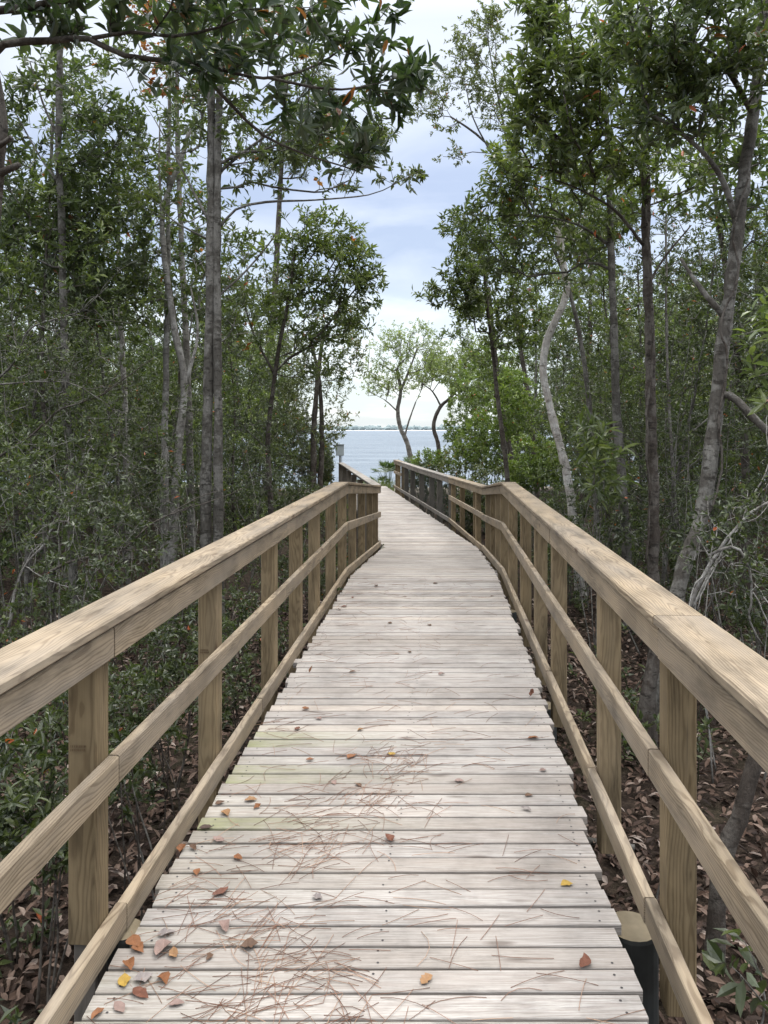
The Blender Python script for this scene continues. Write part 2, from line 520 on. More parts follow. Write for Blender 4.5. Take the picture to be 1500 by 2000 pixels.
def near_rail(side, label, posts, joints_cap, joints_fas, joints_mid, joints_bot):
    r = thing('railing', label, 'railing', (0, 0, 0))
    s = side

    def run(name, joints, off, zc, w, t, horiz, mat):
        for a, b in zip(joints[:-1], joints[1:]):
            jx = rng.normal(0, 0.0012); jz = rng.normal(0, 0.0012)
            ga, gb = (0.0045, 0.0045) if horiz else (0.003, 0.003)
            pa = (rail_x(s, off, a + ga) + jx, a + ga, zc + deck_z(a) + jz)
            pb = (rail_x(s, off, b - gb) + jx, b - gb, zc + deck_z(b) + jz)
            bvv = 0.25 + 0.6 * rng.random()
            if horiz:
                seg_board(r, name, pa, pb, LAT, w, t, mat, 0.006, bvv)
            else:
                seg_board(r, name, pa, pb, LAT, t, w, mat, 0.004, bvv)

    run('cap_rail', joints_cap, 0.163 / 2 - 0.006, (ZCAP + ZCAPB) / 2 + 0.001, 0.163, 0.032, True, M_RAIL)
    run('fascia_board', joints_fas, 0.0245, 0.9480, 0.096, 0.035, False, M_RAIL)
    run('mid_rail', joints_mid, 0.0185, 0.537, 0.092, 0.037, False, M_RAIL)
    run('bottom_rail', joints_bot, 0.0185, 0.033, 0.089, 0.037, False, M_RAIL)
    for i, Y in enumerate(posts):
        dz = deck_z(Y)
        zb = dz - 0.27 - 0.05 * rng.random()
        if s < 0 and i == 0: zb = 0.03
        if s > 0 and i == 0: zb = -0.226
        c = (rail_x(s, 0.039 + 0.0455, Y + 0.046), Y + 0.046)
        po = vert_board(r, 'post', c, zb, dz + ZCAPB - 0.002, AX, 0.091, 0.091, M_POST)
        if zb > 0:
            vert_board(r, 'post_footing', (c[0] - 0.004 * s, c[1] + 0.006), zb - 0.6, zb - 0.003, AX, 0.075, 0.075, M_OLDPOST)
    return r


rl = near_rail(-1, 'new pine railing along the left edge of the near boardwalk and its ramp', [2.366, 3.64, 4.92, 5.82, 6.68, 7.68, 8.59, 9.58, 10.74, 11.95, 13.0],
               [0.3, 5.2, S_A, 13.2], [0.3, 2.42, 5.15, S_A, 13.2], [0.3, 2.44, 5.1, S_A, 13.2], [0.3, 2.5, 4.4, S_A, 13.2])
rr = near_rail(1, 'new pine railing along the right edge of the near boardwalk and its ramp', [2.41, 3.416, 4.875, 5.77, 6.79, 8.0, 9.09, 9.93, 10.9, 12.1],
               [0.3, 2.41, 4.78, S_A, 12.6], [0.3, 2.41, 4.8, S_A, 12.6], [0.3, 2.49, 4.9, S_A, 12.6], [0.3, 2.53, 3.5, 4.9, S_A, 12.6])

# mill stamps on the faces of two left posts: short rows of inked marks
def stamp(Y, zc, wid, rows):
    v, f, t = [], [], []
    x0 = rail_x(-1, 0.039 + 0.091, Y)
    for ri in range(rows):
        z = zc - ri * 0.011
        x = x0 + 0.012
        while x < x0 + wid:
            ww = rng.uniform(0.002, 0.006)
            n = len(v)
            v += [(x, Y - 0.0015, z), (x + ww, Y - 0.0015, z), (x + ww, Y - 0.0015, z + 0.007), (x, Y - 0.0015, z + 0.007)]
            f += [n, n + 1, n + 2, n + 3]; t.append(4)
            x += ww + rng.uniform(0.001, 0.003)
    link('ink_stamp', np_mesh('ink_stamp', v, f, t, M_INK), rl)


stamp(2.364, 0.64, 0.055, 2)
stamp(3.638, 0.57, 0.05, 2)

# far run, right side: wood, then wire mesh, then wood
LATC = np.array([1.0, -C_SL, 0]); LATC /= np.linalg.norm(LATC)
AXC = np.array([C_SL, 1.0, 0]); AXC /= np.linalg.norm(AXC)


def cx_r(Y): return 1.605 + (Y - 12.6) * -0.0925 if Y < 13.4 else 1.72 + 0.02 + (Y - 13.4) * -0.1085
def cx_l(Y): return (-1.02 + TH * 13.2) + (Y - 13.2) * -0.112


def zc_far(Y): return 0.66 - 0.11 * min(1, max(0, (Y - 12.6) / 5.0))


rc = thing('railing', 'far right railing on the lower boardwalk with wire mesh panels and an old grey cap', 'railing')
ys = [12.6, 16.6, 20.6, 24.6, 26.4]
for a, b in zip(ys[:-1], ys[1:]):
    m = M_RAIL if a < 16 or a > 24 else M_OLD
    seg_board(rc, 'cap_rail', (cx_r(a) + 0.075, a + .002, zc_far(a)), (cx_r(b) + 0.075, b - .002, zc_far(b)), LATC, 0.165, 0.034, m, 0.005)
    seg_board(rc, 'fascia_board', (cx_r(a) + 0.018, a + .002, zc_far(a) - .068), (cx_r(b) + 0.018, b - .002, zc_far(b) - .068), LATC, 0.035, 0.10, m)
    seg_board(rc, 'bottom_rail', (cx_r(a) + 0.018, a + .002, -DROP + .04), (cx_r(b) + 0.018, b - .002, -DROP + .04), LATC, 0.037, 0.09, m)
    if a < 16 or a > 24:
        seg_board(rc, 'mid_rail', (cx_r(a) + 0.018, a + .002, 0.19 - .03 * (a > 14)), (cx_r(b) + 0.018, b - .002, 0.15), LATC, 0.037, 0.09, m)
for Y in (13.3, 14.4, 15.6, 16.52, 26.25, 25.6, 24.7):
    vert_board(rc, 'post', (cx_r(Y) + 0.09, Y), -DROP - 0.3, zc_far(Y) - 0.018, AXC, 0.091, 0.091, M_POST)
for Y in (16.75, 18.2, 19.3, 20.9, 22.6, 23.9):
    vert_board(rc, 'post', (cx_r(Y) + 0.10, Y), -DROP - 0.5, zc_far(Y) - 0.018, AXC, 0.12, 0.12, M_OLDPOST)


def wire_panel(parent, y0, y1):
    V, Lo, To = [], [], []
    n = 0

    def wire(p, q, r=0.0014):
        nonlocal n
        v, lo, to = tube_mesh([p, q], r, 4, False)
        V.append(v); Lo.extend([i + n for i in lo]); To.extend(to); n += len(v)
    y = y0
    while y < y1:
        x = cx_r(y) + 0.02
        wire((x, y, -DROP + 0.08), (x, y, zc_far(y) - 0.11)); y += 0.05
    z = -DROP + 0.10
    while z < zc_far(y1) - 0.11:
        wire((cx_r(y0) + 0.024, y0, z), (cx_r(y1) + 0.024, y1, z)); z += 0.05
    link('wire_mesh', np_mesh('wire_mesh', np.concatenate(V), Lo, To, M_WIRE), parent)


for a, b in ((16.62, 19.25), (19.3, 22.0), (22.05, 24.6)):
    wire_panel(rc, a, b)

lc = thing('railing', 'far left railing on the lower boardwalk, seen from outside with dark posts', 'railing')
ys = [13.2, 17, 20.6, 24.0]
for a, b in zip(ys[:-1], ys[1:]):
    z1, z2 = 0.645 - 0.09 * (a - 13.2) / 10.8, 0.645 - 0.09 * (b - 13.2) / 10.8
    seg_board(lc, 'cap_rail', (cx_l(a) - 0.075, a + .002, z1), (cx_l(b) - 0.075, b - .002, z2), LATC, 0.165, 0.034, M_OLD, 0.005)
    seg_board(lc, 'fascia_board', (cx_l(a) - 0.018, a + .002, z1 - .068), (cx_l(b) - 0.018, b - .002, z2 - .068), LATC, 0.035, 0.10, M_OLD)
    seg_board(lc, 'bottom_rail', (cx_l(a) - 0.018, a + .002, -DROP + .04), (cx_l(b) - 0.018, b - .002, -DROP + .04), LATC, 0.037, 0.09, M_OLD)
for Y in (14.6, 16.4, 18.2, 20.0, 21.8, 23.9):
    vert_board(lc, 'post', (cx_l(Y) - 0.10, Y), -DROP - 0.5, 0.54, AXC, 0.12, 0.12, M_OLDPOST)

# utility box on a post
ub = thing('utility_box', 'grey metal utility box on a thin post beyond the left railing end', 'utility box', tuple(P(664, 906, 25.2)))
M_BOX = flat_mat('box_metal', (0.36, 0.40, 0.42), 0.45, 0.1, 12)


def box_part(name, parent, c, s, mat, bev=0.006):
    B = Boards(); B.add((c[0], c[1], c[2] - s[2] / 2), (c[0], c[1], c[2] + s[2] / 2), (1, 0, 0), (0, 1, 0), s[0], s[1], bev, 0.5)
    return B.build(name, mat, parent)


box_part('enclosure', ub, (0, 0, 0.45), (0.26, 0.16, 0.36), M_BOX, 0.012)
box_part('lid', ub, (0, -0.02, 0.64), (0.285, 0.20, 0.022), M_BOX)
box_part('door', ub, (0, -0.085, 0.45), (0.225, 0.012, 0.31), M_BOX)
v, lo, to = tube_mesh([(0, 0.02, -1.2), (0, 0.02, 0.27)], 0.03, 8)
link('post', np_mesh('post', v, lo, to, M_OLDPOST), ub)
v, lo, to = tube_mesh([(0.06, 0.0, 0.27), (0.06, 0, 0.05), (0.05, 0, -1.2)], 0.013, 6)
link('conduit', np_mesh('conduit', v, lo, to, M_BOX), ub)

# ------------------------------------------------------------------ setting: ground, beach, water, far shore
def grid_mesh(name, xs, ys, zf, mat):
    X, Y = np.meshgrid(xs, ys); Z = zf(X, Y)
    v = np.stack([X, Y, Z], -1).reshape(-1, 3); nx, ny = len(xs), len(ys)
    i, j = np.meshgrid(np.arange(nx - 1), np.arange(ny - 1))
    a = (j * nx + i).ravel()
    lo = np.stack([a, a + 1, a + nx + 1, a + nx], -1).ravel()
    return np_mesh(name, v, lo, np.full(len(a), 4), mat, None, None, True)


t = NT('woodland_floor')
geo = t.n('ShaderNodeNewGeometry').outputs['Position']
n1 = t.noise(geo, 16, 5, 0.7); n2 = t.noise(geo, 1.1, 3, 0.6); n3 = t.noise(geo, 45, 3, 0.7)
c = t.ramp(n1, [(0.3, (0.014, 0.010, 0.008)), (0.5, (0.036, 0.026, 0.020)), (0.72, (0.085, 0.062, 0.046))])
c = t.mix(t.ramp(n2, [(0.5, 0.0), (0.75, 0.4)]), c, (0.03, 0.04, 0.015))
sp = t.n('ShaderNodeSeparateXYZ'); t.l(geo, sp.inputs[0])
sand = t.math('MULTIPLY', t.math('SUBTRACT', sp.outputs[1], 36.0), 0.15, clamp=True)
c = t.mix(sand, c, (0.42, 0.38, 0.31))
M_GROUND = t.done(t.principled(c, 0.95, 0.1, t.bump(t.math('ADD', n1, n3), 0.8, 0.03)))
xs = np.concatenate([np.linspace(-400, -22, 12), np.linspace(-20, 20, 121), np.linspace(22, 400, 12)])
ys = np.concatenate([np.linspace(-60, -6, 8), np.linspace(-4, 30, 120), np.linspace(31, 56, 26)])
tag(link('ground', grid_mesh('ground', xs, ys, ground_z, M_GROUND)), kind='structure')

t = NT('bay_water')
geo = t.n('ShaderNodeNewGeometry').outputs['Position']
wv = t.noise(t.vscale(geo, (0.35, 1.0, 1)), 0.55, 5, 0.65)
wl = t.noise(t.vscale(geo, (0.05, 0.22, 1)), 0.35, 4, 0.65)
c = t.ramp(wl, [(0.35, (0.075, 0.105, 0.14)), (0.65, (0.17, 0.21, 0.25))])
M_WATER = t.done(t.principled(c, 0.30, 0.4, t.bump(wv, 1.0, 1.6)))
v = [(-6000, 46, -3.0), (6000, 46, -3.0), (6000, 9000, -3.0), (-6000, 9000, -3.0)]
tag(link('water', np_mesh('water', v, [0, 1, 2, 3], [4], M_WATER)), kind='structure')
M_SHORE = flat_mat('haze_tinted_sand', (0.60, 0.62, 0.63), 0.9, 0.1, 0.01)  # shore paled in its base colour to stand in for distance haze
M_FARTREE = flat_mat('haze_tinted_trees', (0.235, 0.285, 0.29), 0.95, 0.25, 0.05)  # distance haze painted into the treeline's blue-grey base colour
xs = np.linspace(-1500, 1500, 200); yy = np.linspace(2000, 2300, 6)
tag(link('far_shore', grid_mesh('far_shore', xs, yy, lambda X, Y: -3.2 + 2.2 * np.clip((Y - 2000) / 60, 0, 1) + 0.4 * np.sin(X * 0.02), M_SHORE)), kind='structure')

# far-off treeline: thousands of crown facets, reads as one mass
def ico_crowns(cent, rad, mat, name):
    import bmesh
    bm = bmesh.new(); bmesh.ops.create_icosphere(bm, subdivisions=1, radius=1)
    bv = np.array([q.co[:] for q in bm.verts]); bf = np.array([[q.index for q in f.verts] for f in bm.faces]); bm.free()
    n = len(cent); m = len(bv)
    jit = 1 + 0.25 * rng.standard_normal((n, m, 1))
    V = cent[:, None] + bv[None] * rad[:, None] * jit
    Fz = (bf[None] + (np.arange(n) * m)[:, None, None]).reshape(-1)
    return np_mesh(name, V.reshape(-1, 3), Fz, np.full(n * len(bf), 3), mat)


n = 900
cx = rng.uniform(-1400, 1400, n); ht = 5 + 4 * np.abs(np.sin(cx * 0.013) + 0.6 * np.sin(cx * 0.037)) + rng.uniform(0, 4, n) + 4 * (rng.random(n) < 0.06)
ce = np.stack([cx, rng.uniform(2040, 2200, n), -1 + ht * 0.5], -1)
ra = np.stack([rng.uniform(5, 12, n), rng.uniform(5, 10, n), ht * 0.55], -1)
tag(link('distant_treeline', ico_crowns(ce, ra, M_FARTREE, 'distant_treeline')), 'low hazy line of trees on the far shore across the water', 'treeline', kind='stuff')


# ------------------------------------------------------------------ trees
def catmull(pts, step=0.14, jit=0.0):
    pts = np.asarray(pts, float)
    if len(pts) == 2: pts = np.array([pts[0], pts.mean(0), pts[1]])
    p = np.concatenate([[2 * pts[0] - pts[1]], pts, [2 * pts[-1] - pts[-2]]])
    out, tt = [], []
    for i in range(1, len(p) - 2):
        n = max(2, int(np.linalg.norm(p[i + 1] - p[i]) / step))
        for k in range(n):
            t = k / n
            out.append(0.5 * (2 * p[i] + (p[i + 1] - p[i - 1]) * t + (2 * p[i - 1] - 5 * p[i] + 4 * p[i + 1] - p[i + 2]) * t * t
                              + (3 * p[i] - p[i - 1] - 3 * p[i + 1] + p[i + 2]) * t ** 3))
    out.append(p[-2])
    out = np.array(out)
    if jit:
        w = rng.standard_normal(out.shape) * jit
        w = np.cumsum(w, 0); w -= np.linspace(0, 1, len(w))[:, None] * w[-1]
        w[:, 2] *= 0.3
        out = out + w * 0.5
    return out


NEAR_T = np.array([(0, 0, 0), (.30, .40, .07), (.66, .36, .05), (1, 0, -.10), (.66, -.36, .05), (.30, -.40, .07), (.33, 0, 0), (.67, 0, -.03)], float)
NEAR_F = [(0, 6, 1), (0, 5, 6), (1, 6, 7, 2), (6, 5, 4, 7), (2, 7, 3), (7, 4, 3)]
FAR_T = np.array([(0, 0, 0), (.48, .5, .09), (1, 0, -.07), (.48, -.5, .09)], float)
FAR_F = [(0, 2, 1), (0, 3, 2)]


def leaves_geo(base, twig, n_per, L, W, spread=(0.45, 1.4), droop=0.15, near=False, r=None, stem=0.0):
    """whorls of n_per leaves about each base point with twig directions"""
    r = r or rng
    K = len(base) * n_per
    b = np.repeat(base, n_per, 0); d = np.repeat(twig, n_per, 0)
    d = d / (np.linalg.norm(d, axis=1)[:, None] + 1e-9)
    ref = np.where(np.abs(d[:, 2:3]) > 0.9, np.array([[1.0, 0, 0]]), np.array([[0, 0, 1.0]]))
    u = np.cross(d, ref); u /= np.linalg.norm(u, axis=1)[:, None]; v = np.cross(d, u)
    az = (np.tile(np.arange(n_per), len(base)) * 2.399 + np.repeat(r.random(len(base)) * 6.28, n_per))[:, None]
    rad = u * np.cos(az) + v * np.sin(az)
    al = r.uniform(spread[0], spread[1], (K, 1))
    ax = d * np.cos(al) + rad * np.sin(al) + r.normal(0, 0.27, (K, 3))
    ax[:, 2] -= droop
    ax /= np.linalg.norm(ax, axis=1)[:, None]
    nrm = d - ax * np.sum(d * ax, 1)[:, None] + np.array([0, 0, 0.35]) + r.normal(0, 0.3, (K, 3))
    sd = np.cross(nrm, ax); sd /= np.linalg.norm(sd, axis=1)[:, None] + 1e-9
    nn = np.cross(ax, sd)
    l = (L * r.uniform(0.42, 1.28, K))[:, None, None]; w = (W * r.uniform(0.75, 1.2, K))[:, None, None]
    b = b + d * (r.random((K, 1)) - 0.72) * L * 1.25
    T = NEAR_T if near else FAR_T; Fc = NEAR_F if near else FAR_F
    V = b[:, None] + ax[:, None] * (T[None, :, 0:1] * l) + sd[:, None] * (T[None, :, 1:2] * w) + nn[:, None] * (T[None, :, 2:3] * l)
    m = len(T)
    lv = np.repeat(r.random(K), m)
    lo1 = np.array([i for f in Fc for i in f]); to1 = np.array([len(f) for f in Fc])
    lo = (lo1[None] + (np.arange(K) * m)[:, None]).ravel(); to = np.tile(to1, K)
    return V.reshape(-1, 3), lo, to, lv


def sample_blobs(blobs, void=0.25):
    """blobs: (centre, radii, n) -> tip points in uneven ellipsoids"""
    out = []
    for c, rad, n in blobs:
        c = np.asarray(c, float); rad = np.asarray(rad, float)
        q = rng.standard_normal((n * 3, 3)); q /= np.linalg.norm(q, axis=1)[:, None]
        q *= (rng.random((n * 3, 1)) ** (1 / 2.4))
        for _ in range(5):
            vc = rng.standard_normal(3); vc = vc / np.linalg.norm(vc) * rng.uniform(0.3, 0.95)
            q = q[np.linalg.norm(q - vc, axis=1) > rng.uniform(0.2, 0.45) * (void / 0.25)]
        q = q[:n]
        out.append(c + q * rad)
    return np.concatenate(out)


def px_blob(px, py, Y, rx, ry, n, dr=None):
    k = Y / F
    return (P(px, py, Y), (rx * k, (dr if dr else max(rx, ry) * 0.9) * k, ry * k), n)


class Mesher:
    def __init__(s): s.V, s.L, s.T, s.A, s.n = [], [], [], [], 0

    def add(s, v, lo, to, a=None):
        s.V.append(v); s.L.append(np.asarray(lo, np.int32) + s.n); s.T.append(np.asarray(to, np.int32)); s.n += len(v)
        if a is not None: s.A.append(a)

    def mesh(s, name, mat, smooth=False):
        return np_mesh(name, np.concatenate(s.V), np.concatenate(s.L), np.concatenate(s.T), mat, {'lv': np.concatenate(s.A)} if s.A else None, None, smooth)


def make_tree(name, label, cat, trunks, tips, base, leaf=(0.09, 0.034), nl=7, whorls=2, bark=None, lmat=None, group=None, bf=0.35, seg=0.2,
              near=False, tip_r=0.0035, droop=0.15, autumn=0, bare=0.0, up_pen=0.6, jit=0.03, twig_len=0.12, extra=None):
    """trunks: list of (points, r0, r1); tips are wired to them by balanced nearest-branch growth; each tip carries whorls of leaves"""
    bark = bark or M_BARK; lmat = lmat or M_BAY
    base = np.asarray(base, float)
    pos, pl, tr_r, par = [], [], [], []
    tm = Mesher()
    for ti, (pts, r0, r1) in enumerate(trunks):
        pts = catmull(np.asarray(pts, float), 0.14 if not near else 0.08, 0.006)
        n = len(pts); s = np.linspace(0, 1, n)
        rad = r0 + (r1 - r0) * s ** 0.9
        rad = rad * (1 + 0.05 * np.sin(np.arange(n) * 0.9 + rng.random() * 6) + rng.normal(0, 0.025, n))
        if ti == 0:
            rad = rad * (1 + 0.5 * np.exp(-np.arange(n) * 0.14 / 0.18))
        v, lo, to = tube_mesh(pts, rad, 10 if r0 > 0.03 else 6)
        v = v + rng.normal(0, 1, v.shape) * np.repeat(rad, 10 if r0 > 0.03 else 6)[:, None] * 0.065
        tm.add(v, lo, to)
        pl0 = 0.0
        if ti > 0 and pos:
            d = np.linalg.norm(np.array(pos) - pts[0], axis=1); pl0 = pl[int(d.argmin())]
        acc = pl0
        for i, p in enumerate(pts):
            if i: acc += np.linalg.norm(pts[i] - pts[i - 1])
            if s[i] > 0.25 or ti > 0:
                pos.append(p); pl.append(acc); tr_r.append(rad[i]); par.append(-1)
    ntr = len(pos)
    N = len(tips)
    if N:
        tp = np.array(pos)
        order = np.argsort([np.min(np.linalg.norm(tp - q, axis=1)) for q in tips])
        cap = ntr + int(sum(np.linalg.norm(tips - tp.mean(0), axis=1)) / seg) * 2 + N * 12 + 100
        A = np.zeros((cap, 3)); A[:ntr] = tp; PL = np.zeros(cap); PL[:ntr] = pl
        PA = np.full(cap, -1); n = ntr
        chains = []
        for oi in order:
            q = tips[oi]
            dv = q - A[:n]; d = np.linalg.norm(dv, axis=1)
            cost = d + bf * PL[:n] + up_pen * np.maximum(0, -dv[:, 2])
            i = int(cost.argmin()); L = d[i]
            m = max(1, int(round(L / seg)))
            tt = np.arange(1, m + 1) / m
            pts = A[i] + dv[i] * tt[:, None]
            if m > 1:
                bow = rng.normal(0, 0.09, 3) * L; bow[2] += rng.uniform(-0.10, 0.06) * L
                pts = pts + bow * np.sin(tt * PI)[:, None] + rng.normal(0, jit, (m, 3)) * (tt < 1)[:, None]
            if n + m >= cap: break
            A[n:n + m] = pts; PL[n:n + m] = PL[i] + L * tt
            PA[n] = i; PA[n + 1:n + m] = np.arange(n, n + m - 1)
            chains.append((i, n, n + m)); n += m
        acc = np.zeros(n)
        R = np.zeros(n); isT = np.zeros(n, bool); isT[:ntr] = True
        for i in range(n - 1, ntr - 1, -1):
            R[i] = max(tip_r, acc[i] ** (1 / 2.3)) if acc[i] > 0 else tip_r
            acc[PA[i]] += R[i] ** 2.3
        for (i0, a, b) in chains:
            idx = np.concatenate([[i0], np.arange(a, b)])
            rr_ = R[idx].copy(); rr_[0] = rr_[1] * 1.1
            if i0 < ntr:
                mx = max(tr_r[i0] * 0.62, tip_r); rr_ = np.minimum(rr_, mx)
            k = 5 if rr_[0] > 0.012 else (4 if near else 3)
            v, lo, to = tube_mesh(A[idx], rr_, k, False)
            tm.add(v, lo, to)
        tipdir = np.array([A[b - 1] - (A[b - 2] if b - a > 1 else A[i0]) for (i0, a, b) in chains])
        tippos = np.array([A[b - 1] for (i0, a, b) in chains])
    root = thing(name, label, cat, tuple(base), group)
    me = None

    def shift(ms):
        ms.V = [v - base for v in ms.V]; return ms
    if extra: extra(tm)
    link('trunk', shift(tm).mesh(name + '_trunk', bark, True), root)
    if N and whorls:
        keep = rng.random(len(tippos)) >= bare
        tp_, td_ = tippos[keep], tipdir[keep]
        td_ = td_ / (np.linalg.norm(td_, axis=1)[:, None] + 1e-9)
        lm, tw = Mesher(), Mesher()
        bs, ds = [], []
        for wv in range(whorls):
            dd = td_ + rng.normal(0, 0.75, td_.shape) * (0.4 if wv == 0 else 1.0); dd[:, 2] += 0.35
            dd /= np.linalg.norm(dd, axis=1)[:, None]
            bs.append(tp_ + dd * (twig_len * rng.uniform(0.25, 1.3, (len(tp_), 1)) * (0.35 if wv == 0 else 1.0))); ds.append(dd)
        lm.add(*leaves_geo(np.concatenate(bs), np.concatenate(ds), nl, leaf[0], leaf[1], droop=droop, near=near))
        link('crown', shift(lm).mesh(name + '_crown', lmat), root)
        if autumn:
            k = rng.choice(len(tp_), min(autumn, len(tp_)), replace=False)
            am = Mesher(); am.add(*leaves_geo(tp_[k] + rng.normal(0, .05, (len(k), 3)), td_[k], 4, leaf[0] * 0.9, leaf[1] * 1.8, droop=0.6, near=near))
            link('autumn_leaves', shift(am).mesh(name + '_autumn', M_AUT), root)
    return root


def base_at(px, py, Y):
    p = P(px, py, Y); p[2] = float(ground_z(p[0], p[1])) - 0.05
    return p


def trunk_px(pxs, Y, ground_px=None):
    """trunk polyline through photo points at depth Y; first point dropped to the ground"""
    pts = [P(a, b, Y if len(c) == 0 else c[0]) for a, b, *c in pxs]
    g = pts[0].copy(); g[2] = float(ground_z(g[0], g[1])) - 0.08
    d = pts[0] - pts[1]
    if pts[0][2] - g[2] > 0.15:
        tslope = (pts[0][2] - g[2]) / max(0.2, pts[1][2] - pts[0][2])
        g[:2] = pts[0][:2] + np.clip(d[:2] * tslope * 0.6, -0.25, 0.25)
        pts = [g] + pts
    else:
        pts[0] = g
    return pts


# ---- feature trees, left
rt = trunk_px([(-40, 900), (-30, 500), (-12, 250), (-30, 60), (-20, -150)], 3.45)
lim1 = [P(-28, 130, 3.45), P(10, 85, 3.45), P(100, 78, 3.48), P(180, 74, 3.5), P(250, 108, 3.55), P(400, 128, 3.65), P(520, 152, 3.8), P(620, 128, 3.95), P(690, 75, 4.1)]
lim2 = [P(180, 74, 3.5), P(260, 62, 3.5), P(340, 70, 3.5), P(430, 52, 3.55), P(520, 10, 3.6)]
lim3 = [P(380, 125, 3.64), P(450, 200, 3.75), P(520, 265, 3.9), P(610, 305, 4.05), P(700, 335, 4.2)]
lim4 = [P(520, 152, 3.8), P(640, 175, 3.9), P(740, 160, 4.1), P(800, 120, 4.2)]
lim5 = [P(-30, 20, 3.45), P(60, 10, 3.4), P(200, -20, 3.4), P(420, -40, 3.5), P(640, -30, 3.8)]
stub1 = [P(-16, 345, 3.45), P(18, 330, 3.43), P(38, 322, 3.4)]
stub2 = [P(-24, 300, 3.45), P(-2, 285, 3.4), P(22, 268, 3.35)]
tips = sample_blobs([px_blob(60, 25, 3.4, 110, 45, 13), px_blob(310, 15, 3.5, 160, 55, 30), px_blob(520, 60, 3.7, 150, 75, 32), px_blob(690, 50, 4.0, 120, 75, 26),
                     px_blob(760, 165, 4.1, 70, 60, 20), px_blob(620, 215, 3.95, 110, 60, 19), px_blob(690, 300, 4.2, 60, 40, 13), px_blob(800, 130, 4.2, 36, 50, 8),
                     px_blob(330, 135, 3.6, 90, 35, 7), px_blob(450, 140, 3.65, 80, 40, 8), px_blob(150, 30, 3.45, 90, 40, 12), px_blob(500, -60, 3.6, 350, 60, 45)])
make_tree('overhanging_tree', 'dark large-leaved tree whose long branch overhangs the top left of the boardwalk', 'tree',
          [(rt, 0.055, 0.03), (lim1, 0.019, 0.004), (lim2, 0.011, 0.004), (lim3, 0.010, 0.0035), (lim4, 0.008, 0.0035), (lim5, 0.02, 0.006), (stub1, 0.02, 0.012), (stub2, 0.016, 0.01)],
          tips, rt[0], leaf=(0.104, 0.038), nl=9, whorls=1, bark=M_BARKD, lmat=M_NEAR, seg=0.1, near=True, tip_r=0.0024, jit=0.012, twig_len=0.06, bf=0.25, up_pen=0.15)

tk = trunk_px([(402, 1060), (404, 900), (408, 700), (412, 500), (412, 300), (413, 130)], 8.0)
tk2 = trunk_px([(428, 1060), (427, 900), (424, 700), (423, 500), (425, 300), (432, 120)], 7.97)
l1 = [P(424, 450, 8), P(460, 410, 8), P(520, 395, 8.1), P(620, 390, 8.3), P(720, 380, 8.5), P(770, 360, 8.7), P(822, 332, 8.8)]
l2 = [P(412, 440, 8), P(380, 380, 8.1), P(350, 320, 8.2), P(300, 230, 8.3)]
l3 = [P(424, 340, 8), P(470, 300, 8), P(540, 250, 8), P(620, 200, 8.2)]
l4 = [P(425, 580, 8), P(480, 530, 8.2), P(530, 470, 8.4), P(545, 440, 8.5)]
l5 = [P(412, 470, 8), P(370, 450, 7.9), P(330, 425, 7.9), P(312, 400, 7.8)]
tips = sample_blobs([px_blob(330, 190, 8.2, 160, 110, 60), px_blob(480, 110, 8.5, 180, 110, 85), px_blob(610, 310, 8.6, 130, 70, 70), px_blob(690, 250, 9, 70, 70, 40),
                     px_blob(500, 280, 8.2, 110, 90, 40), px_blob(770, 345, 8.8, 45, 20, 9), px_blob(815, 335, 8.8, 14, 12, 4), px_blob(330, 80, 8.6, 140, 60, 40), px_blob(420, -40, 8.5, 260, 80, 60)], 0.4)
make_tree('twin_trunk_tree', 'tall grey tree with two fused trunks rising just behind the left railing', 'tree',
          [(tk, 0.066, 0.040), (tk2, 0.058, 0.034), (l1, 0.016, 0.004), (l2, 0.018, 0.006), (l3, 0.018, 0.006), (l4, 0.016, 0.006), (l5, 0.012, 0.005)], tips, tk[0],
          leaf=(0.10, 0.036), nl=7, whorls=2, bark=M_BARK, lmat=M_BAY, autumn=9, bf=0.3)

tk = trunk_px([(142, 1180), (138, 1000), (128, 850), (122, 700), (118, 450), (114, 280), (117, 90), (120, -60)], 8.6)
l1 = [P(114, 270, 8.6), P(85, 200, 8.6), P(58, 120, 8.6)]
l2 = [P(116, 360, 8.6), P(80, 310, 8.7), P(30, 220, 8.8)]
tips = sample_blobs([px_blob(70, 300, 9, 110, 130, 120), px_blob(190, 330, 9, 100, 140, 125), px_blob(60, 500, 9.2, 110, 120, 110), px_blob(190, 490, 9.2, 110, 120, 120), px_blob(130, 170, 9, 150, 60, 45),
                     px_blob(215, 250, 9, 60, 60, 25)], 0.35)
make_tree('slender_tree', 'slender straight brown-trunked tree near the left edge of the photo', 'tree', [(tk, 0.055, 0.03), (l1, 0.018, 0.008), (l2, 0.016, 0.007)], tips, tk[0],
          leaf=(0.115, 0.042), bark=M_BARK, lmat=M_BAYDARK, autumn=2)

tk = trunk_px([(335, 1090), (348, 900), (362, 750), (345, 660), (330, 560), (318, 430), (335, 360), (352, 320), (372, 250)], 9.3)
l1 = [P(318, 430, 9.3), P(310, 330, 9.3), P(312, 240, 9.4)]
l2 = [P(362, 750, 9.3), P(385, 650, 9.4), P(372, 560, 9.4)]
tips = sample_blobs([px_blob(320, 400, 9.8, 120, 110, 70), px_blob(300, 560, 9.8, 130, 100, 80), px_blob(400, 470, 10, 120, 100, 60), px_blob(420, 620, 10, 100, 90, 50)], 0.35)
make_tree('crooked_tree', 'pale crooked tree leaning beside the twin grey trunks on the left', 'tree', [(tk, 0.065, 0.025), (l1, 0.025, 0.008), (l2, 0.03, 0.01)], tips, tk[0],
          leaf=(0.10, 0.035), bark=M_BARKP, lmat=M_BAY, autumn=3)

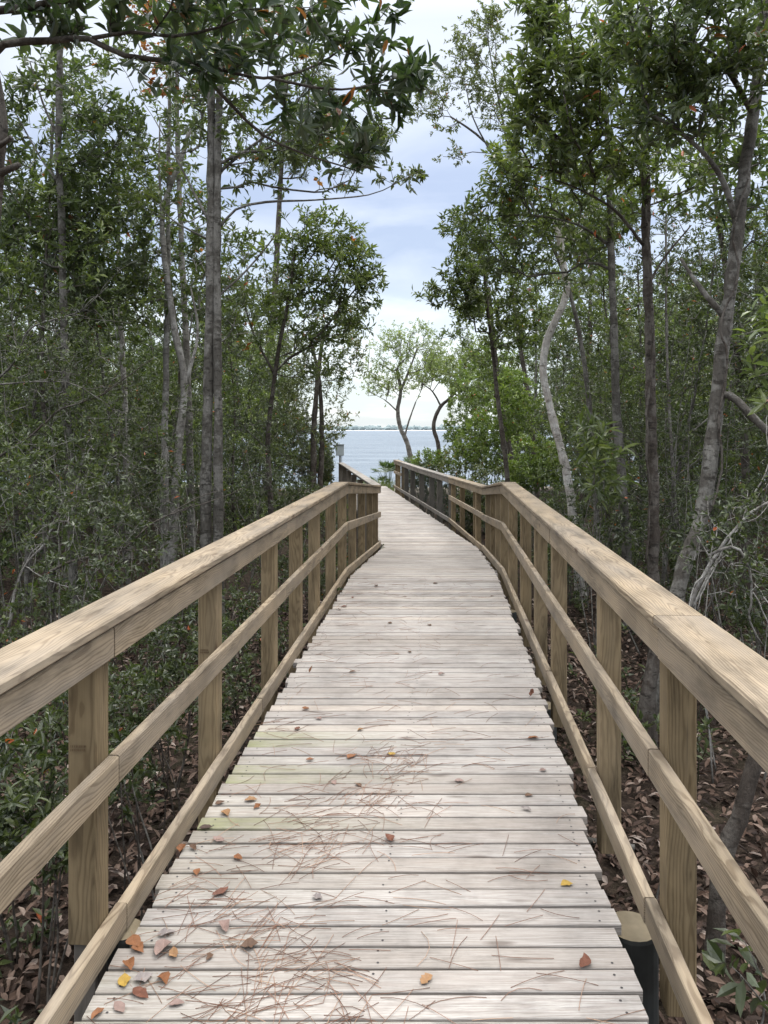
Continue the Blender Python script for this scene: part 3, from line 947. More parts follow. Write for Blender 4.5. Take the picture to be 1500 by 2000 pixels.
tk = trunk_px([(528, 1000), (522, 850), (540, 700), (560, 600), (575, 500)], 11)
l1 = [P(535, 730, 11), P(490, 640, 11), P(470, 560, 11)]
tips = sample_blobs([px_blob(640, 510, 11, 90, 90, 120), px_blob(560, 610, 11, 110, 90, 100), px_blob(675, 590, 11.3, 65, 75, 75), px_blob(600, 450, 11, 80, 50, 60), px_blob(480, 560, 11, 110, 110, 80),
                     px_blob(690, 500, 11.2, 40, 60, 36), px_blob(720, 545, 11.3, 30, 26, 16), px_blob(630, 690, 11.3, 60, 60, 50)], 0.3)
make_tree('bay_tree', 'bushy bay tree with glossy leaves edging the sky gap on the left', 'tree', [(tk, 0.05, 0.02), (l1, 0.022, 0.009)], tips, tk[0],
          leaf=(0.105, 0.036), bark=M_BARKD, lmat=M_BAY, autumn=4)

tk = trunk_px([(612, 950), (612, 850), (618, 760), (630, 660)], 20.5)
tk2 = trunk_px([(625, 950), (628, 850), (622, 740), (605, 660)], 20.8)
tips = sample_blobs([px_blob(640, 680, 20.5, 70, 80, 80), px_blob(595, 780, 20.5, 60, 70, 60), px_blob(650, 800, 21, 30, 60, 30), px_blob(680, 640, 20.5, 35, 50, 34), px_blob(560, 740, 20, 60, 90, 60),
                     px_blob(630, 870, 21, 26, 40, 24), px_blob(690, 700, 20.5, 26, 30, 16), px_blob(545, 860, 20, 50, 60, 40)], 0.4)
make_tree('dark_trunk_tree', 'dark double-trunked tree by the bend, left of the water view', 'tree', [(tk, 0.10, 0.05), (tk2, 0.09, 0.04)], tips, tk[0],
          leaf=(0.12, 0.045), nl=6, whorls=3, bark=M_BARKD, lmat=M_OLIVE, seg=0.3, twig_len=0.3)

# ---- feature trees, right
tk = trunk_px([(1320, 1165), (1366, 1030), (1385, 920), (1398, 800), (1408, 680), (1425, 560), (1442, 430), (1462, 270), (1482, 120), (1500, -60)], 6.0)
b1 = [P(1396, 775, 6), P(1425, 772, 5.95), P(1452, 795, 5.9), P(1480, 825, 5.85), P(1530, 870, 5.8)]
b2 = [P(1415, 620, 6), P(1380, 580, 6), P(1350, 540, 6.05), P(1330, 505, 6.1)]
b3 = [P(1440, 440, 6), P(1400, 330, 5.9), P(1330, 260, 5.8), P(1250, 210, 5.7)]
b4 = [P(1470, 220, 6), P(1400, 110, 5.7), P(1300, 70, 5.5)]
tips = sample_blobs([px_blob(1430, 100, 5.6, 120, 130, 110), px_blob(1460, 330, 6.4, 90, 120, 65), px_blob(1300, 50, 5.5, 140, 90, 110), px_blob(1330, 200, 5.8, 130, 80, 85), px_blob(1400, -60, 5.6, 200, 70, 60)], 0.3)
make_tree('leaning_tree', 'big pale-barked tree leaning right, with a broken side limb, behind the right railing', 'tree',
          [(tk, 0.066, 0.040), (b1, 0.034, 0.024), (b2, 0.028, 0.012), (b3, 0.026, 0.010), (b4, 0.026, 0.01)], tips, tk[0], leaf=(0.098, 0.036), nl=7, whorls=2, bark=M_LEAN, lmat=M_BAYDARK, autumn=5, seg=0.16, near=True)

tk = trunk_px([(1278, 1110), (1277, 950), (1270, 790), (1264, 620), (1258, 450), (1254, 250), (1254, 100), (1258, -50)], 7.4)
b1 = [P(1258, 480, 7.4), P(1200, 410, 7.3), P(1130, 370, 7.2), P(1080, 350, 7.2)]
b2 = [P(1256, 330, 7.4), P(1190, 260, 7.2), P(1110, 250, 7.0)]
b3 = [P(1264, 560, 7.4), P(1300, 500, 7.4), P(1350, 440, 7.4)]
tips = sample_blobs([px_blob(1230, 150, 7, 110, 120, 90), px_blob(1110, 130, 6.8, 100, 120, 120), px_blob(1070, 250, 6.9, 80, 90, 80), px_blob(1290, 330, 7.5, 110, 90, 60), px_blob(1180, 300, 7.1, 100, 80, 70),
                     px_blob(1060, 40, 6.8, 70, 60, 50), px_blob(1030, 180, 6.9, 40, 70, 30)], 0.3)
make_tree('dark_slender_tree', 'dark slender vine-wrapped tree in front of the right-hand woods, beside the leaning tree', 'tree', [(tk, 0.058, 0.035), (b1, 0.018, 0.006), (b2, 0.018, 0.006), (b3, 0.016, 0.006)], tips, tk[0],
          leaf=(0.105, 0.038), nl=7, whorls=2, bark=M_BARKD, lmat=M_BAY, autumn=4, near=True)

tk = trunk_px([(1226, 1085), (1218, 950), (1206, 800), (1200, 650), (1192, 480), (1188, 330), (1180, 180)], 8.8)
b1 = [P(1192, 480, 8.8), P(1130, 440, 8.8), P(1050, 420, 9)]
tips = sample_blobs([px_blob(1060, 320, 8.6, 100, 80, 80), px_blob(1150, 400, 9, 100, 90, 75), px_blob(1000, 420, 9.4, 100, 70, 80), px_blob(1090, 490, 9.4, 110, 70, 75), px_blob(960, 500, 9.8, 70, 60, 50), px_blob(1000, 330, 9, 60, 60, 40)], 0.3)
make_tree('mottled_tree', 'straight mottled grey tree between the white crooked trunk and the dark slender one', 'tree', [(tk, 0.062, 0.03), (b1, 0.02, 0.007)], tips, tk[0],
          leaf=(0.105, 0.037), bark=M_BARK, lmat=M_BAY, autumn=4)

tk = trunk_px([(1112, 965), (1096, 880), (1076, 800), (1060, 725), (1068, 665), (1090, 615), (1106, 570), (1098, 500), (1085, 430)], 10.2)
tips = sample_blobs([px_blob(1055, 420, 10.4, 90, 60, 60), px_blob(1150, 440, 10.8, 80, 55, 40)], 0.3)
make_tree('white_crooked_tree', 'white-barked crooked tree curving above the right railing corner', 'tree', [(tk, 0.064, 0.042)], tips, tk[0], leaf=(0.12, 0.042), bark=M_WHITE, lmat=M_BAY, autumn=3, whorls=3)

tk = trunk_px([(992, 940), (975, 800), (962, 690), (950, 590), (945, 500)], 13.5)
tips = sample_blobs([px_blob(960, 560, 13, 100, 80, 95), px_blob(900, 560, 13, 60, 55, 45), px_blob(850, 580, 13, 30, 20, 10), px_blob(920, 470, 13, 70, 70, 60), px_blob(1010, 640, 13.5, 70, 60, 45)], 0.3)
make_tree('bay_tree', 'bushy bay tree whose glossy crown edges the sky gap on the right', 'tree', [(tk, 0.055, 0.025)], tips, tk[0], leaf=(0.12, 0.042), bark=M_BARKD, lmat=M_BAY, autumn=2, whorls=3)

tk = trunk_px([(1165, 960), (1150, 760), (1110, 560), (1050, 420), (990, 320), (930, 262), (880, 228)], 10.5)
b1 = [P(1005, 390, 10.5), P(985, 250, 10.4), P(965, 150, 10.3), P(950, 60, 10.2)]
b2 = [P(960, 300, 10.5), P(925, 230, 10.4), P(905, 150, 10.3)]
tips = sample_blobs([px_blob(880, 195, 10.4, 80, 50, 60), px_blob(935, 110, 10.2, 60, 80, 90), px_blob(970, 200, 10.3, 50, 70, 60), px_blob(830, 215, 10.4, 40, 20, 16), px_blob(960, 40, 10.2, 40, 30, 24), px_blob(890, 305, 10.4, 26, 14, 8)], 0.35)
make_tree('wispy_tree', 'wispy olive small-leaved tree reaching into the sky at the top centre', 'tree', [(tk, 0.05, 0.012), (b1, 0.018, 0.006), (b2, 0.014, 0.005)], tips, tk[0],
          leaf=(0.055, 0.022), nl=9, whorls=3, bark=M_TWIG, lmat=M_OLIVE, twig_len=0.16)

tk = trunk_px([(1002, 930), (985, 830), (972, 740), (962, 640), (955, 560)], 19.5)
tk2 = trunk_px([(1045, 900), (1030, 760), (1010, 640), (1000, 560)], 19.0)
tips = sample_blobs([px_blob(940, 640, 19.5, 60, 60, 60), px_blob(1000, 700, 19.5, 70, 60, 55), px_blob(900, 720, 21, 50, 40, 34), px_blob(970, 560, 19, 60, 40, 40), px_blob(1050, 620, 19, 60, 60, 40), px_blob(890, 650, 20, 30, 20, 9)], 0.4)
make_tree('thin_dark_tree', 'thin dark tree carrying a clump of dead leaves, behind the far right railing', 'tree', [(tk, 0.13, 0.05), (tk2, 0.08, 0.04)], tips, tk[0], leaf=(0.13, 0.046), whorls=3, bark=M_BARKD, lmat=M_BAY, seg=0.3, twig_len=0.25)

# clump of dead leaves caught on that trunk
c = P(978, 757, 19.3)
n = 260
q = rng.standard_normal((n, 3)); q /= np.linalg.norm(q, axis=1)[:, None]
v, lo, to, lv = leaves_geo(c + q * rng.uniform(0.05, 0.27, (n, 1)) * np.array([0.85, 0.85, 1.15]), q, 1, 0.16, 0.07, droop=0.5)
M_DEAD = litter_mat('dead_leaf_clump', [(0.0, (0.03, 0.022, 0.018)), (0.6, (0.08, 0.06, 0.05)), (1.0, (0.25, 0.19, 0.16))])
tag(link('dead_leaf_clump', np_mesh('dead_leaf_clump', v, lo, to, M_DEAD, {'lv': lv})), 'dark brown clump of dead leaves stuck on a thin trunk', 'leaf clump')

# far windswept trees near the beach
tk = trunk_px([(802, 900), (796, 868), (782, 835), (777, 800), (783, 765), (775, 720)], 42)
b1 = [P(782, 765, 42), P(800, 720, 42), P(815, 680, 42)]
b2 = [P(790, 853, 42), P(800, 818, 42), P(812, 785, 42)]
b3 = [P(778, 805, 42), P(762, 790, 42), P(750, 780, 42)]
tips = sample_blobs([px_blob(762, 712, 42, 52, 46, 84), px_blob(822, 700, 42, 50, 48, 90), px_blob(795, 664, 42, 54, 26, 46), px_blob(736, 756, 42, 30, 24, 30), px_blob(850, 720, 42, 22, 24, 22), px_blob(825, 650, 42, 16, 14, 10), px_blob(790, 755, 42, 50, 14, 22)], 0.4)
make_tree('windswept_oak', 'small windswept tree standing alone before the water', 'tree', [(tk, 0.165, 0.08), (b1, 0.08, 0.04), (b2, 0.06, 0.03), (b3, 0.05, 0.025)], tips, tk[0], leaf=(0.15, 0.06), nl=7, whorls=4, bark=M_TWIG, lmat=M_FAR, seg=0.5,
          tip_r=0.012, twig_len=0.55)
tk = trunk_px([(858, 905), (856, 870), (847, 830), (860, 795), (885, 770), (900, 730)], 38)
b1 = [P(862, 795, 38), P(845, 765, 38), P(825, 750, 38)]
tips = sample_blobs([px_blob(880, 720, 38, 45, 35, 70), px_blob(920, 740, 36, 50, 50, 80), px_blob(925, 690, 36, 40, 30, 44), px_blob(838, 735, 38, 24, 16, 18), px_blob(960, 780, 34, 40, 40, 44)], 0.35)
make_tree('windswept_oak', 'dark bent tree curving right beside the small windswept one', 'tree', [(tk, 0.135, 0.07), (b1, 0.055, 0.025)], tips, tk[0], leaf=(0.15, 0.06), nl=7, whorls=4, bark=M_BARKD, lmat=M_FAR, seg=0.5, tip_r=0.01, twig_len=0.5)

def vine(label, pxs, Y, r0):
    pts = catmull([P(a, b, Y) for a, b in pxs], 0.08, 0.012)
    v, lo, to = tube_mesh(pts, r0, 5)
    tag(link('vine', np_mesh('vine', v, lo, to, M_BARKD, None, None, True)), label, 'vine')


vine('dark vine hugging the left side of the dark slender tree', [(1262, 1100), (1266, 980), (1262, 860), (1272, 740), (1276, 620), (1270, 500), (1262, 400)], 7.34, 0.011)
vine('dark vine winding up the big leaning tree', [(1385, 1000), (1412, 900), (1402, 820), (1425, 700), (1410, 640), (1440, 540), (1432, 450), (1462, 350)], 5.93, 0.009)


def dead_branch(label, pxs, Y, r0, r1, mat, twigs=5):
    main = catmull([P(a, b, Y) for a, b in pxs], 0.06, 0.01)
    m = Mesher()
    m.add(*tube_mesh(main, np.linspace(r0, r1, len(main)), 6))
    for _ in range(twigs):
        i_ = int(rng.integers(len(main) // 4, len(main) - 2)); d_ = main[i_ + 1] - main[i_]; d_ /= np.linalg.norm(d_)
        q_ = d_ * 0.6 + rng.normal(0, 0.6, 3); L_ = rng.uniform(0.15, 0.45)
        tp_ = catmull([main[i_], main[i_] + q_ * L_ * .5, main[i_] + q_ * L_ + rng.normal(0, .06, 3)], 0.05, 0.012)
        m.add(*tube_mesh(tp_, np.linspace(r1 * 1.1, r1 * .5, len(tp_)), 4))
    tag(link('dead_branch', m.mesh('dead_branch', mat, True)), label, 'dead branch')


dead_branch('pale dead branch arching up behind the right cap rail', [(1335, 1210), (1372, 1120), (1410, 1065), (1460, 1010), (1530, 960)], 5.3, 0.016, 0.006, M_BARKP)
dead_branch('pale crooked dead branch bending down at the right edge', [(1385, 1085), (1430, 1068), (1458, 1090), (1470, 1140), (1468, 1215), (1490, 1260)], 5.2, 0.011, 0.005, M_BARKP)
dead_branch('thin pale branch rising steeply at the right edge of the woods', [(1350, 1195), (1380, 1130), (1440, 1030), (1520, 860)], 5.6, 0.010, 0.004, M_BARKP)
dead_branch('thin grey bare branch arching across the slender tree on the left', [(-15, 752), (70, 745), (140, 748), (190, 775), (245, 820)], 7.0, 0.008, 0.003, M_BARK, 8)
dead_branch('pale leaning branch low at the left edge behind the railing', [(15, 1225), (40, 1120), (85, 1060), (110, 1000), (128, 960)], 6.6, 0.014, 0.006, M_BARKP)
dead_branch('grey forked branch right of the slender tree', [(140, 1010), (150, 940), (163, 880), (166, 850)], 8.0, 0.016, 0.007, M_BARKP)
dead_branch('dark arching branch crossing the shade below the twin trunks', [(90, 1120), (160, 1090), (230, 1080), (300, 1020), (380, 985)], 7.2, 0.013, 0.005, M_BARKD, 8)
dead_branch('dark bare branch reaching in from the left edge', [(-20, 905), (60, 850), (120, 800), (200, 770), (300, 700)], 7.4, 0.013, 0.004, M_BARKD, 9)
dead_branch('grey tangled branch at the upper left edge', [(-20, 760), (30, 700), (60, 640), (150, 610), (210, 560)], 7.6, 0.015, 0.004, M_BARK, 12)

# low brown trunks near the right foreground
tk = [P(1385, 1800, 3.5), P(1405, 1690, 3.5), P(1442, 1600, 3.5), P(1470, 1490, 3.5), P(1530, 1350, 3.5), P(1560, 1200, 3.5), P(1570, 900, 3.5)]
tk[0][2] = float(ground_z(tk[0][0], 3.5)) - 0.1
make_tree('curved_sapling', 'curved brown sapling trunk rising under the right railing in the foreground', 'tree', [(tk, 0.042, 0.03)], sample_blobs([(P(1620, 700, 3.7), (0.4, 0.4, 0.5), 30)]), tk[0], bark=M_BARKD, near=True)
tk = trunk_px([(1262, 1400), (1268, 1330), (1292, 1230), (1290, 1150)], 5.6)
make_tree('snag', 'short dark leafless snag behind the right railing post', 'tree', [(tk, 0.075, 0.035)], np.zeros((0, 3)), tk[0], bark=M_BARKD)


# ---- shrubs and saplings
def off_deck(t):
    return np.array([not (edge_left(y) - 0.42 < x < edge_right(y) + 0.52 and y < 29) for x, y, z in t])


def shrub(name, label, px, py, Y, rx, ry, n, leaf, lmat, group=None, stems=4, bark=None, nl=7, whorls=2, bare=0.0, near=False, autumn=0, seg=0.14, dr=None):
    c = P(px, py, Y); b = c.copy(); b[2] = float(ground_z(b[0], b[1])) - 0.03
    k = Y / F
    tr = []
    for i in range(stems):
        a = rng.random() * 6.28
        e = c + np.array([math.cos(a) * rx * k * 0.5, math.sin(a) * rx * k * 0.4, ry * k * rng.uniform(-0.1, 0.5)])
        if not off_deck([e])[0]: e[0] = edge_right(e[1]) + 0.6 if e[0] > (edge_left(e[1]) + edge_right(e[1])) / 2 else edge_left(e[1]) - 0.5
        s0 = b + np.array([math.cos(a), math.sin(a), 0]) * 0.06
        tr.append(([s0, (s0 + e) / 2 + rng.normal(0, 0.06, 3), e], 0.006 + 0.012 * (Y > 15), 0.003))
    tips = sample_blobs([px_blob(px, py, Y, rx, ry, n, dr)], 0.25)
    tips[:, 2] = np.maximum(tips[:, 2], ground_z(tips[:, 0], tips[:, 1]) + 0.05)
    tips = tips[off_deck(tips)]
    return make_tree(name, label, 'shrub', tr, tips, b, leaf=leaf, nl=nl, whorls=whorls, bark=bark or M_TWIG, lmat=lmat, group=group, bare=bare, near=near, tip_r=0.002, seg=seg, jit=0.012, twig_len=0.08, autumn=autumn)


GB = 'bright shrubs beside the far right railing'
shrub('bright_shrub', 'lime green shrub beyond the corner of the right railing', 1040, 905, 15, 60, 55, 230, (0.08, 0.036), M_BRIGHT, whorls=3)
shrub('bright_shrub', 'bright green bush between the thin dark tree and the far railing', 950, 865, 21, 68, 70, 300, (0.10, 0.045), M_BRIGHT, whorls=3)
shrub('bright_shrub', 'tall green bush right of the bent tree by the water', 912, 820, 27, 48, 85, 310, (0.12, 0.05), M_BRIGHT, whorls=3)
shrub('bright_shrub', 'pale green leafy crown rising above the bushes right of the bent tree', 955, 730, 29, 66, 65, 280, (0.13, 0.055), M_BRIGHT, whorls=3)
shrub('bright_shrub', 'low green shrub at the foot of the bent tree', 845, 905, 30, 48, 26, 140, (0.12, 0.05), M_BRIGHT, whorls=3)
shrub('bright_shrub', 'yellow-green bush left of the white crooked trunk', 1000, 790, 18, 55, 70, 200, (0.10, 0.044), M_BRIGHT, whorls=3)
shrub('olive_shrub', 'dull olive shrub behind the wire mesh railing', 905, 905, 22, 45, 55, 110, (0.09, 0.04), M_OLIVE, whorls=3)
shrub('olive_shrub', 'olive bush behind the ramp on the right', 960, 960, 17, 70, 60, 140, (0.08, 0.034), M_OLIVE, whorls=3)
shrub('olive_shrub', 'olive shrub beneath the utility box on the left', 655, 950, 24, 34, 40, 70, (0.09, 0.04), M_OLIVE, whorls=3)
shrub('large_leaf_sapling', 'sapling with long glossy leaves standing behind the right railing', 1165, 905, 7.2, 42, 85, 22, (0.16, 0.040), M_BAY, nl=8, whorls=2, near=True)
shrub('large_leaf_sapling', 'small dark broad-leaved sapling low under the right railing', 1285, 1610, 3.6, 40, 60, 9, (0.12, 0.05), M_NEAR, nl=5, whorls=1, near=True, stems=2)
shrub('large_leaf_sapling', 'foreground green sapling at the bottom right corner', 1440, 1900, 3.0, 60, 70, 12, (0.11, 0.05), M_UNDER, nl=4, whorls=1, near=True, stems=2)

GS = 'green shrubs crowding the lower boardwalk'
for (px, py, Y, rx, ry, n) in ((600, 985, 17, 60, 45, 90), (640, 1000, 15, 45, 40, 70), (560, 950, 19, 60, 55, 90), (500, 960, 17, 70, 60, 90), (655, 965, 21, 30, 30, 50), (575, 900, 23, 45, 45, 70), (622, 905, 23.5, 36, 42, 240), (590, 860, 24, 46, 66, 300), (545, 820, 22, 60, 80, 260), (650, 925, 24.5, 22, 28, 120), (638, 898, 25.5, 24, 44, 170), (604, 905, 25.5, 30, 44, 170)):
    shrub('edge_shrub', 'green shrub crowding the left side of the lower boardwalk', px, py, Y, rx, ry, n, (0.075, 0.03), M_OLIVE if n == 70 else M_UNDER, GS + ', left side', whorls=3)
for (px, py, Y, rx, ry, n) in ((872, 975, 20, 36, 52, 150), (832, 945, 24, 32, 40, 140), (925, 1000, 17.5, 42, 52, 140), (985, 1030, 15.2, 46, 50, 120), (812, 930, 27.5, 26, 30, 110)):
    shrub('edge_shrub', 'green shrub pressed against the outside of the far right railing', px, py, Y, rx, ry, n, (0.075, 0.03), M_UNDER, GS + ', right side', whorls=3)
# red maple and pine showing through the crowns on the left
tk = trunk_px([(372, 1000), (365, 700), (352, 400), (345, 150), (350, 20)], 12.5)
tips = sample_blobs([px_blob(310, 60, 12.5, 90, 60, 50), px_blob(400, 30, 12.5, 80, 60, 40), px_blob(370, 150, 12.5, 90, 60, 26), px_blob(480, 60, 12.5, 80, 50, 16)], 0.4)
make_tree('red_maple', 'maple with sparse orange-red autumn leaves showing through the green crowns at the top left', 'tree', [(tk, 0.07, 0.03)], tips, tk[0], leaf=(0.075, 0.062), nl=5, whorls=3, bark=M_TWIG, lmat=M_AUT, droop=0.5, seg=0.3)
tk = trunk_px([(520, 960), (530, 700), (545, 400), (560, 150)], 26)
tips = sample_blobs([px_blob(730, 270, 26, 30, 30, 14), px_blob(690, 300, 26, 40, 30, 16), px_blob(640, 250, 26, 60, 50, 24), px_blob(560, 300, 26, 60, 60, 24), px_blob(600, 170, 26, 60, 50, 24)], 0.3)
make_tree('pine_tree', 'pale green long-needled pine rising behind the bay tree by the sky gap', 'tree', [(tk, 0.15, 0.06)], tips, tk[0], leaf=(0.26, 0.010), nl=34, whorls=2, bark=M_BARKD, lmat=M_OLIVE, droop=0.0, seg=0.4, twig_len=0.3, tip_r=0.008)

GL = 'dark small-leaved shrubs under the left railing'
for (px, py, Y, rx, ry, n) in ((60, 1480, 3.3, 150, 140, 100), (290, 1440, 3.9, 120, 130, 100), (330, 1290, 4.8, 130, 90, 100), (60, 1620, 3.0, 110, 90, 60), (460, 1330, 5.4, 90, 110, 90), (500, 1200, 7.0, 90, 70, 80),
                                (180, 1400, 4.4, 130, 110, 90), (270, 1560, 3.4, 70, 90, 50), (590, 1120, 9.5, 60, 60, 60), (90, 1250, 5.8, 140, 90, 90), (650, 1040, 12.5, 40, 55, 60), (560, 1040, 12, 60, 60, 60)):
    shrub('small_leaf_shrub', 'dark green small-leaved shrub growing from the litter under the left railing', px, py, Y, rx, ry, n, (0.052, 0.021), M_UNDER, GL, nl=8, whorls=2, near=(Y < 4.6), stems=4, bark=M_BARKD)
shrub('low_shrub', 'low sprig of light green broad leaves beside the second left post', 345, 1530, 3.6, 45, 60, 12, (0.09, 0.05), M_BRIGHT, nl=4, whorls=1, near=True, stems=2)
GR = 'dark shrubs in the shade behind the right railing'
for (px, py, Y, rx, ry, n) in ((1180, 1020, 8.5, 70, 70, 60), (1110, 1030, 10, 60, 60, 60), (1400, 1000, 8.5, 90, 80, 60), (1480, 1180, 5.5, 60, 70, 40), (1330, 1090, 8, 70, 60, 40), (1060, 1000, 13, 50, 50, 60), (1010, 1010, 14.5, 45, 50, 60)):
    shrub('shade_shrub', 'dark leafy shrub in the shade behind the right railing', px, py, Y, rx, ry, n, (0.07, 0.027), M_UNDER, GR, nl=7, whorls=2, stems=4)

# bare twiggy brush
def brush(label, px, py, Y, rx, ry, n, group, bark=None, leafy=0.4):
    c = P(px, py, Y); k = Y / F
    b = c.copy(); b[2] = float(ground_z(b[0], b[1])) - 0.03
    tr = []
    for i in range(5):
        a = rng.random() * 6.28; sp_ = rx * k * rng.uniform(0.3, 1.1)
        off = np.array([math.cos(a), math.sin(a), 0])
        s0 = b + off * rng.uniform(0.05, 0.6) * rx * k
        s0[2] = float(ground_z(s0[0], s0[1])) - 0.03
        e = c + off * sp_ + np.array([0, 0, ry * k * rng.uniform(-0.7, 0.8)])
        a2 = a + rng.normal(0, 1.2)
        mid = (s0 + e) / 2 + np.array([math.cos(a2), math.sin(a2), 0.3]) * rx * k * 0.35 + rng.normal(0, 0.05, 3)
        tr.append(([s0, mid, e], rng.uniform(0.004, 0.010), 0.0025))
    tips = sample_blobs([px_blob(px, py, Y, rx, ry, n)], 0.25)
    tips[:, 2] = np.maximum(tips[:, 2], ground_z(tips[:, 0], tips[:, 1]) + 0.1)
    make_tree('twiggy_brush', label, 'shrub', tr, tips, b, leaf=(0.055, 0.022), nl=6, whorls=2, bark=bark or M_BRUSH, lmat=M_UNDER, group=group, bare=leafy, tip_r=0.0022, seg=0.13, jit=0.03, twig_len=0.1, bf=0.05, up_pen=0.0)


GBL = 'grey brush in the left woods'
for (px, py, Y, rx, ry) in ((60, 780, 7.5, 150, 190), (200, 850, 8, 140, 170), (60, 980, 6.5, 140, 160), (260, 1000, 7.2, 130, 130), (60, 640, 8.5, 130, 110), (430, 960, 9.5, 120, 130), (180, 1080, 6.0, 130, 110), (330, 900, 8.5, 120, 150), (130, 700, 7.6, 140, 120), (480, 860, 10.5, 110, 140)):
    brush('sparse grey twiggy brush in the shaded woods left of the boardwalk', px, py, Y, rx, ry, 170, GBL)
GBR = 'pale brush in the right woods'
for (px, py, Y, rx, ry) in ((1440, 1060, 5.2, 110, 110), (1300, 960, 8, 110, 140), (1470, 760, 7.5, 100, 160), (1180, 850, 9.5, 100, 140), (1420, 560, 8.5, 110, 140)):
    brush('sparse pale twiggy brush in the shaded woods right of the boardwalk', px, py, Y, rx, ry, 110, GBR, M_BARKP if px == 1440 else None)

# palmetto clumps and grass at the end of the far deck
def palmetto(label, px, py, Y, n, size):
    c = P(px, py, Y); b = c.copy(); b[2] = float(ground_z(b[0], b[1]))
    m = Mesher()
    for i in range(n):
        a = rng.random() * 6.28; el = rng.uniform(0.35, 1.3)
        d0 = np.array([math.cos(a) * math.cos(el), math.sin(a) * math.cos(el), math.sin(el)])
        hub = c + d0 * size * rng.uniform(0.3, 0.6) - np.array([0, 0, size * 0.3])
        v, lo, to = tube_mesh([b, (b + hub) / 2 + [0, 0, 0.1], hub], 0.008, 3, False); m.add(v, lo, to, np.full(len(v), 0.4))
        s = np.cross(d0, UP); s /= np.linalg.norm(s)
        for k in np.linspace(-1.25, 1.25, 13):
            dd = d0 * math.cos(k) + s * math.sin(k) + rng.normal(0, 0.05, 3)
            L = size * rng.uniform(0.45, 0.6); w = 0.022 * size / 0.8
            e = hub + dd * L; e[2] -= 0.12 * L; mid = hub + dd * L * 0.5
            n2 = np.cross(dd, s); n2 = np.cross(dd, np.cross(dd, s) + rng.normal(0, .3, 3)); n2 /= np.linalg.norm(n2) + 1e-9
            m.add(np.array([hub, mid + n2 * w, e, mid - n2 * w]), [0, 1, 2, 3], [4], np.full(4, rng.random()))
    o = thing('palmetto', label, 'palmetto', tuple(b))
    m.V = [v - b for v in m.V]
    link('fronds', m.mesh('fronds', M_PALM), o)


palmetto('spiky palmetto clump at the end of the far right railing', 757, 918, 28.5, 12, 0.75)
palmetto('palmetto behind the far end of the right railing cap', 803, 908, 31, 8, 0.6)
palmetto('yellowish low palmetto where the far deck ends', 745, 942, 29, 8, 0.6)
n = 900
bx = rng.uniform(-1.3, 0.5, n); by = rng.uniform(27.3, 34, n)
bx = bx - 0.06 * (by - 27)
bz = ground_z(bx, by)
m = Mesher()
hgt = rng.uniform(0.5, 0.95, n)
an = rng.random(n) * PI; lean = rng.normal(0, 0.16, (n, 2))
b3 = np.stack([bx, by, bz], -1); wdir = np.stack([np.cos(an), np.sin(an), 0 * an], -1) * 0.012
tp = b3 + np.stack([lean[:, 0], lean[:, 1], hgt], -1); md = b3 + np.stack([lean[:, 0] * .3, lean[:, 1] * .3, hgt * .55], -1)
V = np.stack([b3 - wdir, b3 + wdir, md + wdir * .8, md - wdir * .8, tp], 1).reshape(-1, 3)
i0 = (np.arange(n) * 5)[:, None]
lo = (np.array([[0, 1, 2, 3, 3, 2, 4]]) + i0).ravel(); to = np.tile([4, 3], n)
M_GRASS = leaf_mat('beach_grass', [(0.09, 0.12, 0.03), (0.18, 0.21, 0.06), (0.32, 0.30, 0.12)], autumn=2)
tag(link('beach_grass', np_mesh('beach_grass', V, lo, to, M_GRASS, {'lv': np.repeat(rng.random(n), 5)})), 'yellow-green grass growing past the end of the far deck', 'grass', kind='stuff')


# ---- background woods: a few kinds, copied
def proto(kind, seed):
    """a generic tree growing from the origin"""
    h = {'tall': 8.0, 'mid': 5.5, 'thin': 7.5}[kind]
    lean = rng.normal(0, 0.35, 2)
    pts = [np.array([0, 0, -0.1]), np.array([lean[0] * .25 + rng.normal(0, .08), lean[1] * .25, h * .3]), np.array([lean[0] * .5 + rng.normal(0, .12), lean[1] * .6, h * .6]), np.array([lean[0], lean[1], h * .92])]
    bl = []
    if kind == 'tall':
        for z, r_, n_ in ((.34, .8, 40), (.46, 1.0, 60), (.6, 1.15, 75), (.74, 1.15, 75), (.87, .9, 55), (.97, .5, 24)):
            a = rng.random() * 6.28
            bl.append(((lean[0] * z + math.cos(a) * .45, lean[1] * z + math.sin(a) * .45, h * z), (r_, r_, h * .085), n_))
        return [(pts, rng.uniform(.05, .07), .02)], sample_blobs(bl, .32)
    if kind == 'mid':
        for z, r_, n_ in ((.14, .6, 30), (.28, .9, 60), (.45, 1.05, 75), (.62, 1.05, 75), (.8, .85, 60), (.95, .5, 30)):
            a = rng.random() * 6.28
            bl.append(((lean[0] * z + math.cos(a) * .4, lean[1] * z + math.sin(a) * .4, h * z), (r_, r_, h * .1), n_))
        return [(pts, rng.uniform(.03, .045), .012)], sample_blobs(bl, .3)
    for z, r_, n_ in ((.5, .6, 22), (.65, .8, 34), (.8, .9, 44), (.95, .7, 34)):
        a = rng.random() * 6.28
        bl.append(((lean[0] * z + math.cos(a) * .4, lean[1] * z + math.sin(a) * .4, h * z), (r_, r_, h * .07), n_))
    return [(pts, rng.uniform(.045, .06), .02)], sample_blobs(bl, .35)


spots = []


def free(x, y, dmin):
    return all((x - a) ** 2 + (y - b) ** 2 > dmin * dmin for a, b in spots)


def in_view_ok(x, y, r):
    """keeps the gap over the boardwalk and the water view open"""
    px_l = 750 + (x - r) / y * F; px_r = 750 + (x + r) / y * F
    if x < 0: return px_r < 640 - 30 * (y > 14) and px_r > -250
    return px_l > 985 - min(60, max(0, (y - 10)) * 3) and px_l < 1750


